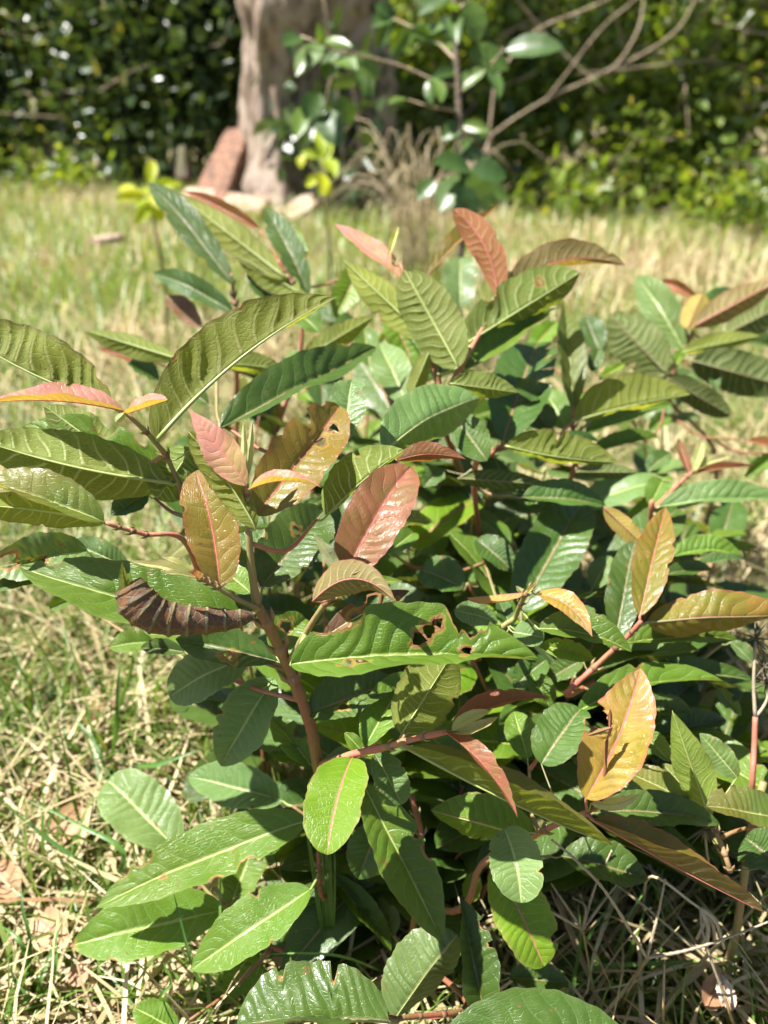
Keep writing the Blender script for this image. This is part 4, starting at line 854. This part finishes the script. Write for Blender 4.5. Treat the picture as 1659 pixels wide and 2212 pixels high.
rows(G, """
4 1335 940 1602 905 .69 .69 60 30 40 t R shape=l
4 1335 930 1485 864 .69 .70 60 20 30 t T
4 1340 940 1372 800 .69 .69 56 20 20 t T
4 1320 940 1270 790 .69 .70 50 20 20 t R
4 1190 1082 1730 1052 .65 .64 170 12 40 t S shape=e quilt=1.6
4 1150 1080 1222 940 .68 .69 120 15 15 t G
4 1140 930 1235 850 .70 .70 100 15 20 t D
6 1250 192 1548 190 .60 .60 140 10 40 t G quilt=1.5 bend=.08
6 1350 228 1562 205 .64 .65 80 15 40 t S quilt=1.4
6 1480 160 1612 154 .66 .66 60 15 30 t Y
6 1105 450 1216 -22 .50 .52 185 20 16 t B shape=e quilt=1.7 holes=[(.5,-.4,.0014),(.35,.1,.0012)] bites=[(.42,'R',.03,.15),(.62,'R',.03,.12)]
6 1000 548 1082 128 .52 .535 175 16 14 t D shape=o quilt=.9
6 950 -20 1142 165 .58 .575 100 20 20 u O
6 1215 268 1418 250 .60 .61 95 15 30 t D
6 1140 475 1770 445 .505 .50 235 4 82 t B shape=e quilt=2.0 bites=[(.3,'L',.02,.15)] rib_mat=MIDM['D']
6 1040 568 1528 552 .52 .53 175 14 36 t G shape=e quilt=1.3 bend=.03
6 668 505 1070 605 .48 .475 190 10 36 t G shape=e bend=.06 quilt=.8
6 680 578 908 634 .495 .49 105 30 12 t Y rib_mat=MIDM['G']
6 598 350 358 370 .476 .47 90 40 -125 t P raw=1 shape=o bites=[]
6 655 354 900 540 .472 .455 120 10 28 t O shape=l bend=.13 bites=[] curl=.3
6 620 350 662 308 .47 .465 34 40 40 t T name=young_leaf
6 615 365 570 320 .48 .48 36 40 40 u T name=young_leaf
6 592 432 855 -40 .57 .60 275 14 12 t D shape=o quilt=1.0 nu=70
6 305 425 492 478 .50 .50 125 12 15 t S
6 560 520 692 545 .495 .49 125 15 15 t S shape=o
6 545 490 495 385 .52 .53 90 30 20 t D
6 1130 682 1592 722 .56 .56 130 12 36 t D quilt=1.3
8 1402 208 1245 -248 .485 .48 190 30 10 u Y shape=l quilt=.9 rib_mat=MIDM['G']
8 1525 40 1362 -150 .49 .49 130 15 25 t S
8 1730 225 1392 165 .45 .45 200 30 12 t U shape=o quilt=1.2 bites=[(.75,'R',.05,.3)]
8 1290 132 1035 10 .48 .49 150 30 12 t U rib_mat=MIDM['G']
8 1340 130 1200 -20 .49 .50 90 20 20 t U
8 1700 420 1560 300 .48 .49 260 15 15 t D
6 1500 560 1600 660 .58 .58 90 20 30 t S
6 1440 760 1540 880 .55 .55 80 30 20 t S bites=[(.5,'L',.1,.6),(.7,'R',.1,.5)]
6 1060 860 1330 860 .54 .54 140 20 30 t D
6 1180 960 1480 900 .55 .56 150 20 30 t D
6 700 640 560 760 .54 .54 150 20 20 t D
6 640 700 720 850 .53 .53 130 20 20 t G
6 860 640 700 730 .54 .55 120 20 20 t D
6 400 120 560 260 .62 .61 150 15 25 t D
6 160 250 340 330 .58 .57 180 12 20 t D shape=o
6 20 180 130 90 .56 .57 130 15 25 t G shape=o
6 900 330 980 190 .60 .60 120 15 15 t S
""")

# ---- leafy shoots in the depth of the clump (each leaf set in crossed pairs along a rising stem)
def inner_shoot(plant, top, n_pairs, seed, size=(.07, .10)):
    rg = np.random.default_rng(seed); top = np.asarray(top)
    root = np.array([top[0] * .6 + plant.root[0] * .4, top[1] * .6 + plant.root[1] * .4, 0.0]) + [rg.normal() * .02, rg.normal() * .02, 0]
    pts = [root, root * .6 + top * .4 + [rg.normal() * .01, rg.normal() * .01, 0], top]
    plant.stem(pts, .0042, .002, random.choice([M_STEM, M_STEMP, M_STEMG]), n=16, k=6)
    path = smooth_path(pts, 40); az = rg.uniform(0, 6.28)
    for i in range(n_pairs):
        f = .98 - .72 * i / n_pairs; p = path[int(f * 39)]; az += math.pi / 2 + rg.normal() * .25
        for s in (0, math.pi):
            a = az + s; el = rg.uniform(-.25, .75) - .15 * i / n_pairs; Lf = rg.uniform(*size)
            d = np.array([math.cos(a) * math.cos(el), math.sin(a) * math.cos(el), math.sin(el)])
            if d[1] < -.75: continue
            b = p + d * .006; t = b + d * Lf + np.array([0, 0, -.012])
            if t[2] < .03: t[2] = .03
            if np.dot(t - C0, FWD) < .50: continue
            nrm = unit(np.array([-d[0] * .4, -d[1] * .4, 1.0]) + rg.normal(size=3) * .25)
            c = rg.choice(['G', 'D', 'D', 'S', 'G', 'U', 'Y'], p=[.16, .3, .3, .08, .06, .06, .04])  # mostly dark green, so the clump's inner shade is put into leaf colour
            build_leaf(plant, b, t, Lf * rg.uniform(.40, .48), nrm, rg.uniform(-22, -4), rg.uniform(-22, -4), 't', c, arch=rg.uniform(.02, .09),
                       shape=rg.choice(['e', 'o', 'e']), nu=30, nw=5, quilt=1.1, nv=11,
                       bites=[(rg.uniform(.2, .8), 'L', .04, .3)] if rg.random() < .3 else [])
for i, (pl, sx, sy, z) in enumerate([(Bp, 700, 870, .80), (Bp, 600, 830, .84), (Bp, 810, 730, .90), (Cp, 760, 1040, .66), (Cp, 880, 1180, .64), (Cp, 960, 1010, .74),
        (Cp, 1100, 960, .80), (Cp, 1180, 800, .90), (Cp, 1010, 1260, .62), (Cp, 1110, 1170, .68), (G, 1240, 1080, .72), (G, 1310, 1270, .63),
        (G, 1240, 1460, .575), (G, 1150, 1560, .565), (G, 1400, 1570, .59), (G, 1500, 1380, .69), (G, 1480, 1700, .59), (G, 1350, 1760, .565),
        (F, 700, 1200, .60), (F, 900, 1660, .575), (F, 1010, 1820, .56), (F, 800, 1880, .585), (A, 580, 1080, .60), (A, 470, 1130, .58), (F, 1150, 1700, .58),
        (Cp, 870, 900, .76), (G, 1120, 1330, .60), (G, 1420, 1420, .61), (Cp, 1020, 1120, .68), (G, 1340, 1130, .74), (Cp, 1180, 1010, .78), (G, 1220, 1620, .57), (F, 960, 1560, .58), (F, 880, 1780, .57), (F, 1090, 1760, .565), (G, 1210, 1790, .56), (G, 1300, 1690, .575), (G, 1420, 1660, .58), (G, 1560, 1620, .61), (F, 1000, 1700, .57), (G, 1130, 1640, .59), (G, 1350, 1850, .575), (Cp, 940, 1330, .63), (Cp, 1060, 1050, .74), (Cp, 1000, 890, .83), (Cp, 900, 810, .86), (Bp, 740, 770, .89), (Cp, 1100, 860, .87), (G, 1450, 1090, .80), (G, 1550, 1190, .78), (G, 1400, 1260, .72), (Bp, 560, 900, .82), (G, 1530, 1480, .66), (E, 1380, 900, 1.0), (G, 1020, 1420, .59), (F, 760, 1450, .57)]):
    inner_shoot(pl, at(sx, sy, z), 6, 100 + i, (.075, .11))

# ================================================================== small things in the foreground
M_STALK = stem_material('stalk_grey_straw', (0.34, 0.28, 0.19), (0.24, 0.20, 0.14), (0.12, 0.09, 0.06))
M_PALE = stem_material('stalk_bleached', (0.50, 0.43, 0.29), (0.42, 0.34, 0.22), (0.25, 0.18, 0.11))
s = NT('dead_leaf'); tc = s.n('ShaderNodeTexCoord').outputs['Object']; oi = s.n('ShaderNodeObjectInfo'); n1 = s.noise(tc, 60, 4)
c = s.mix(s.step(n1, .35, .65), (0.36, 0.20, 0.10), (0.24, 0.12, 0.055)); c = s.mix(s.step(oi.outputs['Random'], 0, 1, 0, .6), c, (0.45, 0.30, 0.17))
M_DEAD = s.leafy(c, .6, .2, s.mix(1.0, c, (1.4, 1.1, .8), 'MULTIPLY'), s.bump(n1, .6, .002))
s = NT('grass_blade'); oi = s.n('ShaderNodeObjectInfo'); c = s.ramp(oi.outputs['Random'], [(0, (0.050, 0.125, 0.025)), (.6, (0.090, 0.19, 0.035)), (1, (0.14, 0.25, 0.05))])
M_BLADE = s.leafy(c, .4, .3, s.mix(1.0, c, (1.4, 1.4, .6), 'MULTIPLY'))

def grass_blade(e, pts, w, mat=None):
    path = smooth_path(pts, 14); tan = np.gradient(path, axis=0); vs = []
    for i in range(14):
        t = i / 13; sd = unit(np.cross(tan[i], C0 - path[i]) + np.array([0, 0, .3 * np.linalg.norm(tan[i]) * .4])); up = unit(np.cross(sd, tan[i]))
        h = w / 2 * (1 - t ** 2.5) + .00015
        vs += [path[i] - sd * h + up * h * .5, path[i], path[i] + sd * h + up * h * .5]
    q = [[i * 3 + j, i * 3 + j + 1, i * 3 + 4 + j, i * 3 + 3 + j] for i in range(13) for j in range(2)]
    return add_mesh('blade', vs, q, mat or M_BLADE, e)
def tuft(label, base, blades_, w=.0022):
    b = np.array(base); e = empty('grass_tuft', (b[0], b[1], 0), label, 'grass tuft', 'green grass tufts in the foreground')
    for pts in blades_:
        P = [tl(*p) for p in pts]; grass_blade(e, [b + [random.gauss(0, .006), random.gauss(0, .006), 0]] + P, w * random.uniform(.7, 1.2))
def gpt(t, x, y):
    """where a sight line meets the ground"""
    d = tl(t, x, y, 1.0) - C0; return C0 + d * (CAM_H / -d[2])
tuft('upright bunch of fine green grass beside the bright round leaf', tl(7, 1410, 950, .66) * [1, 1, 0], [[(7, 1400 + i * 3, 800, .56), (7, 1350 + i * 9 + random.randint(-14, 14), 420, .53), (7, 1300 + i * 11 + random.randint(-20, 20), 60 + random.randint(0, 260), .525 + i * .002)] for i in range(12)], .0016)
tuft('two long thin blades crossing the lowest leaves', gpt(7, 930, 960), [[(7, 850, 900, .50), (7, 790, 700, .49), (7, 752, 545, .49)], [(7, 960, 850, .5), (7, 950, 640, .49), (7, 955, 420, .50)], [(7, 700, 1000, .50), (7, 740, 930, .49), (7, 705, 840, .49)]], .0026)
tuft('broad green blades leaning over straw near the left frame edge', gpt(7, 330, 700), [[(7, 400, 480, .62), (7, 200, 300, .62), (7, 5, 150, .62)], [(7, 540, 400, .60), (7, 330, 240, .61), (7, 100, 130, .62)], [(7, 310, 580, .62), (7, 360, 480, .61), (7, 380, 430, .61)]], .0038)
tuft('slender grass tuft at the lower left corner', gpt(7, 150, 1000), [[(7, 110, 800, .56), (7, 60, 720, .56), (7, 0, 680, .57)], [(7, 130, 760, .56), (7, 100, 620, .56), (7, 88, 500, .57)], [(7, 230, 900, .55), (7, 240, 760, .55), (7, 245, 640, .56)], [(7, 120, 1000, .54), (7, 70, 930, .54), (7, 45, 860, .54)], [(7, 170, 940, .55), (7, 210, 820, .56), (7, 280, 640, .57)]], .003)
tuft('bright grass tuft in the straw below the curled leaf', gpt(5, 420, 1080), [[(5, 420, 1000, .70), (5, 380, 880, .69), (5, 365, 800, .69)], [(5, 500, 960, .68), (5, 510, 760, .66), (5, 520, 640, .66)], [(5, 560, 700, .68), (5, 575, 560, .67)], [(5, 620, 1100, .68), (5, 740, 1070, .66), (5, 850, 1030, .66)], [(5, 300, 1000, .72), (5, 270, 920, .72)], [(5, 450, 1100, .70), (5, 400, 980, .70), (5, 330, 900, .71)]], .004)
tuft('flat blade reaching across under the small lower leaves', gpt(7, 1690, 900), [[(7, 1500, 820, .52), (7, 1300, 800, .52), (7, 1160, 805, .53)]], .0022)
tuft('shaded grass tuft behind the star-shaped seed heads', gpt(8, 850, 1050), [[(8, 830, 900, .58), (8, 900, 700, .56), (8, 1020, 560, .56)], [(8, 960, 900, .58), (8, 1060, 640, .57), (8, 1180, 460, .57)], [(8, 870, 880, .56), (8, 1300, 840, .56), (8, 1659, 800, .57)], [(8, 820, 960, .56), (8, 850, 740, .55), (8, 840, 600, .55)], [(8, 760, 960, .56), (8, 700, 800, .56), (8, 640, 700, .56)]], .003)

def spike(e, pts, r, mat):
    """a finger of the seed head, beaded with tiny spikelets"""
    n = 34; path = smooth_path(pts, n); t = np.linspace(0, 1, n); rad = r * (1 - .45 * t) * (1 + .38 * (np.arange(n) % 2))
    v, f = tube_geo(path, rad, 5); add_mesh('spike', v, f, mat, e)
def seed_head(label, stalk, hub, spikes, mat=M_STALK, r=.0009):
    g = gpt(*stalk[0]); e = empty('grass_seed_head', g * [1, 1, 0], label, 'seed head', 'dry grass seed heads')
    tube('stalk', [g] + [tl(*p) for p in stalk[1:]] + [tl(*hub)], .0011, .0008, M_STEMG if mat is M_STALK else mat, e, 14, 6)
    for sp_ in spikes: spike(e, [tl(*hub)] + [tl(*p) for p in sp_], r, mat)
seed_head('four-fingered grey seed head in front of the shaded round leaf', [(8, 930, 1100), (8, 905, 960, .54)], (8, 858, 698, .505),
          [[(8, 700, 615, .49), (8, 560, 605, .485), (8, 450, 640, .485)], [(8, 790, 600, .50), (8, 722, 498, .50)], [(8, 910, 520, .50), (8, 985, 355, .495)], [(8, 960, 560, .515), (8, 1080, 420, .52)], [(8, 870, 600, .50), (8, 815, 560, .51)]])
seed_head('three long-fingered grey seed head spreading across the dark grass', [(8, 1010, 1090), (8, 1060, 950, .52)], (8, 1135, 820, .485),
          [[(8, 960, 540, .46), (8, 830, 400, .45), (8, 725, 310, .445)], [(8, 1180, 650, .48), (8, 1215, 480, .48)], [(8, 1300, 790, .48), (8, 1480, 735, .475), (8, 1660, 665, .47)]], M_STALK, .0010)
seed_head('drooping hand-shaped bleached seed head near the bronze leaf tip', [(8, 1120, 640), (8, 1150, 470, .52)], (8, 1370, 610, .50),
          [[(8, 1400, 700, .50), (8, 1365, 780, .50)], [(8, 1400, 690, .495), (8, 1390, 790, .495)], [(8, 1420, 680, .50), (8, 1430, 770, .50)], [(8, 1430, 660, .495), (8, 1470, 780, .495)], [(8, 1390, 650, .505), (8, 1350, 740, .505)]], M_PALE, .0014)
seed_head('single upright grey spike at the bottom edge', [(8, 1205, 1160), (8, 1206, 1060, .50)], (8, 1207, 1000, .49), [[(8, 1209, 920, .485), (8, 1212, 845, .48)]])
seed_head('bent spike running down to the bottom edge near the curled dead leaf', [(8, 1520, 1130), (8, 1500, 1080, .50)], (8, 1470, 980, .49), [[(8, 1420, 850, .485), (8, 1375, 700, .485), (8, 1365, 600, .49)]])

# red-stalked weed with dried flower stars
wd = gpt(8, 1600, 330); we = empty('dried_weed', wd * [1, 1, 0], 'dried weed with red stalk and dark star-shaped flower heads', 'weed')
tube('stalk', [wd, tl(8, 1590, 130, .53), tl(6, 1600, 1000, .52), tl(6, 1604, 885, .52)], .0022, .0018, M_STEMP, we, 12, 6)
tube('branch', [tl(6, 1604, 885, .52), tl(6, 1597, 740, .52), tl(6, 1605, 560, .52)], .0014, .0010, M_STALK, we, 10, 6)
tube('branch', [tl(6, 1604, 885, .52), tl(6, 1640, 840, .52), tl(6, 1660, 780, .52), tl(6, 1640, 680, .53)], .0012, .0009, M_STALK, we, 10, 6)
M_DARKF = stem_material('dried_flower', (0.075, 0.06, 0.04), (0.12, 0.10, 0.06))
for (hx, hy) in ((1605, 545), (1640, 670), (1655, 735)):
    h = tl(6, hx, hy, .52)
    for k in range(13):
        d = unit(RNG.normal(size=3)); v, f = tube_geo(np.array([h, h + d * .006, h + d * RNG.uniform(.009, .014)]), np.array([.0009, .0006, .0002]), 4); add_mesh('flower_ray', v, f, M_DARKF, we)
yw = gpt(8, 1450, 940); ye = empty('green_stalk', yw * [1, 1, 0], 'tall yellow-green weed stalk rising behind the bronze leaf tip', 'stalk')
tube('stalk', [yw, tl(8, 1510, 760, .55), tl(8, 1550, 520, .53), tl(8, 1580, 290, .52), tl(8, 1640, 60, .51)], .0030, .0024, M_STEMG, ye, 16, 8)
dfl = tl(8, 1385, 262, .49)
se = empty('dried_flower', gpt(8, 1440, 620) * [1, 1, 0], 'small dark dried flower star under the dark green leaf', 'dried flower')
tube('stalk', [gpt(8, 1440, 620) * [1, 1, 0], tl(8, 1400, 400, .52), dfl], .0010, .0008, M_STALK, se, 8, 5)
for k in range(16):
    d = unit(RNG.normal(size=3)); v, f = tube_geo(np.array([dfl, dfl + d * .007, dfl + d * .014]), np.array([.0008, .0006, .0002]), 4); add_mesh('flower_ray', v, f, M_DARKF, se)

# fallen dead leaves
def dead_leaf(label, t, bx, by, tx, ty, w, lift=.02, mat=M_DEAD):
    b, q = gpt(t, bx, by), gpt(t, tx, ty); b = b + unit(C0 - b) * lift * 3; q = q + unit(C0 - q) * lift * 3.4
    e = empty('dead_leaf', ((b + q) / 2) * [1, 1, 0], label, 'dead leaf', 'fallen dead leaves')
    wd_ = w / 2 * np.dot(b - C0, FWD) / FPX; ax = q - b; L = np.linalg.norm(ax); tx_ = ax / L; nn = unit(np.array([0, -.6, 1.0]) - tx_ * np.dot([0, -.6, 1.0], tx_)); sd = np.cross(nn, tx_); n = 16; vs = []
    ph = random.uniform(0, 6)
    for i in range(n + 1):
        u = i / n; h = wd_ / 2 * max(profile(np.array(u), 'e').item(), .02) * (1 + .06 * math.sin(u * 40 + ph))
        for v in np.linspace(-1, 1, 7): vs.append(b + ax * u + sd * h * v + nn * (.25 * h * v * v + .03 * L * math.sin(u * 7 + ph) + .10 * h * math.sin(4 * v + 9 * u + ph)))
    f = [[i * 7 + j, i * 7 + j + 1, i * 7 + 8 + j, i * 7 + 7 + j] for i in range(n) for j in range(6)]
    o = add_mesh('leaf_blade', vs, f, mat, e); v_, f_ = tube_geo(np.array([vs[i * 7 + 3] for i in range(0, n + 1, 2)]) + nn * .0006, np.linspace(.0010, .0003, 9), 5); r = add_mesh('midrib', v_, f_, M_DEAD, e); r.parent = o
dead_leaf('brown dead leaf standing in straw beside the green blades', 5, 375, 945, 490, 745, 130)
dead_leaf('orange-tinted dead leaf below the tip of the broad green leaf', 5, 215, 470, 340, 410, 70)
dead_leaf('large tan dead leaf under the lowest left green leaf', 7, 160, 640, 300, 770, 150)
dead_leaf('rust-brown dead leaf lying in straw left of the pale round leaf', 7, 240, 330, 370, 130, 150)
dead_leaf('tan dead leaf touching the left frame edge', 7, -20, 420, 90, 560, 120)
dead_leaf('small tan dead leaf near the lower left grass', 7, 300, 930, 390, 850, 90)
dead_leaf('brown dead leaf half hidden beneath the paired lower leaves', 7, 1180, 770, 1290, 860, 80)
dead_leaf('curled brown dead leaf at the shaded bottom corner', 8, 1390, 1040, 1470, 880, 110, .03)
dead_leaf('pale grey shredded dead leaf beside the curled brown one', 8, 1500, 1050, 1450, 890, 80, .035, M_GREYW)
dead_leaf('reddish dead leaf far back on the left grass', 3, 230, 370, 280, 330, 50)
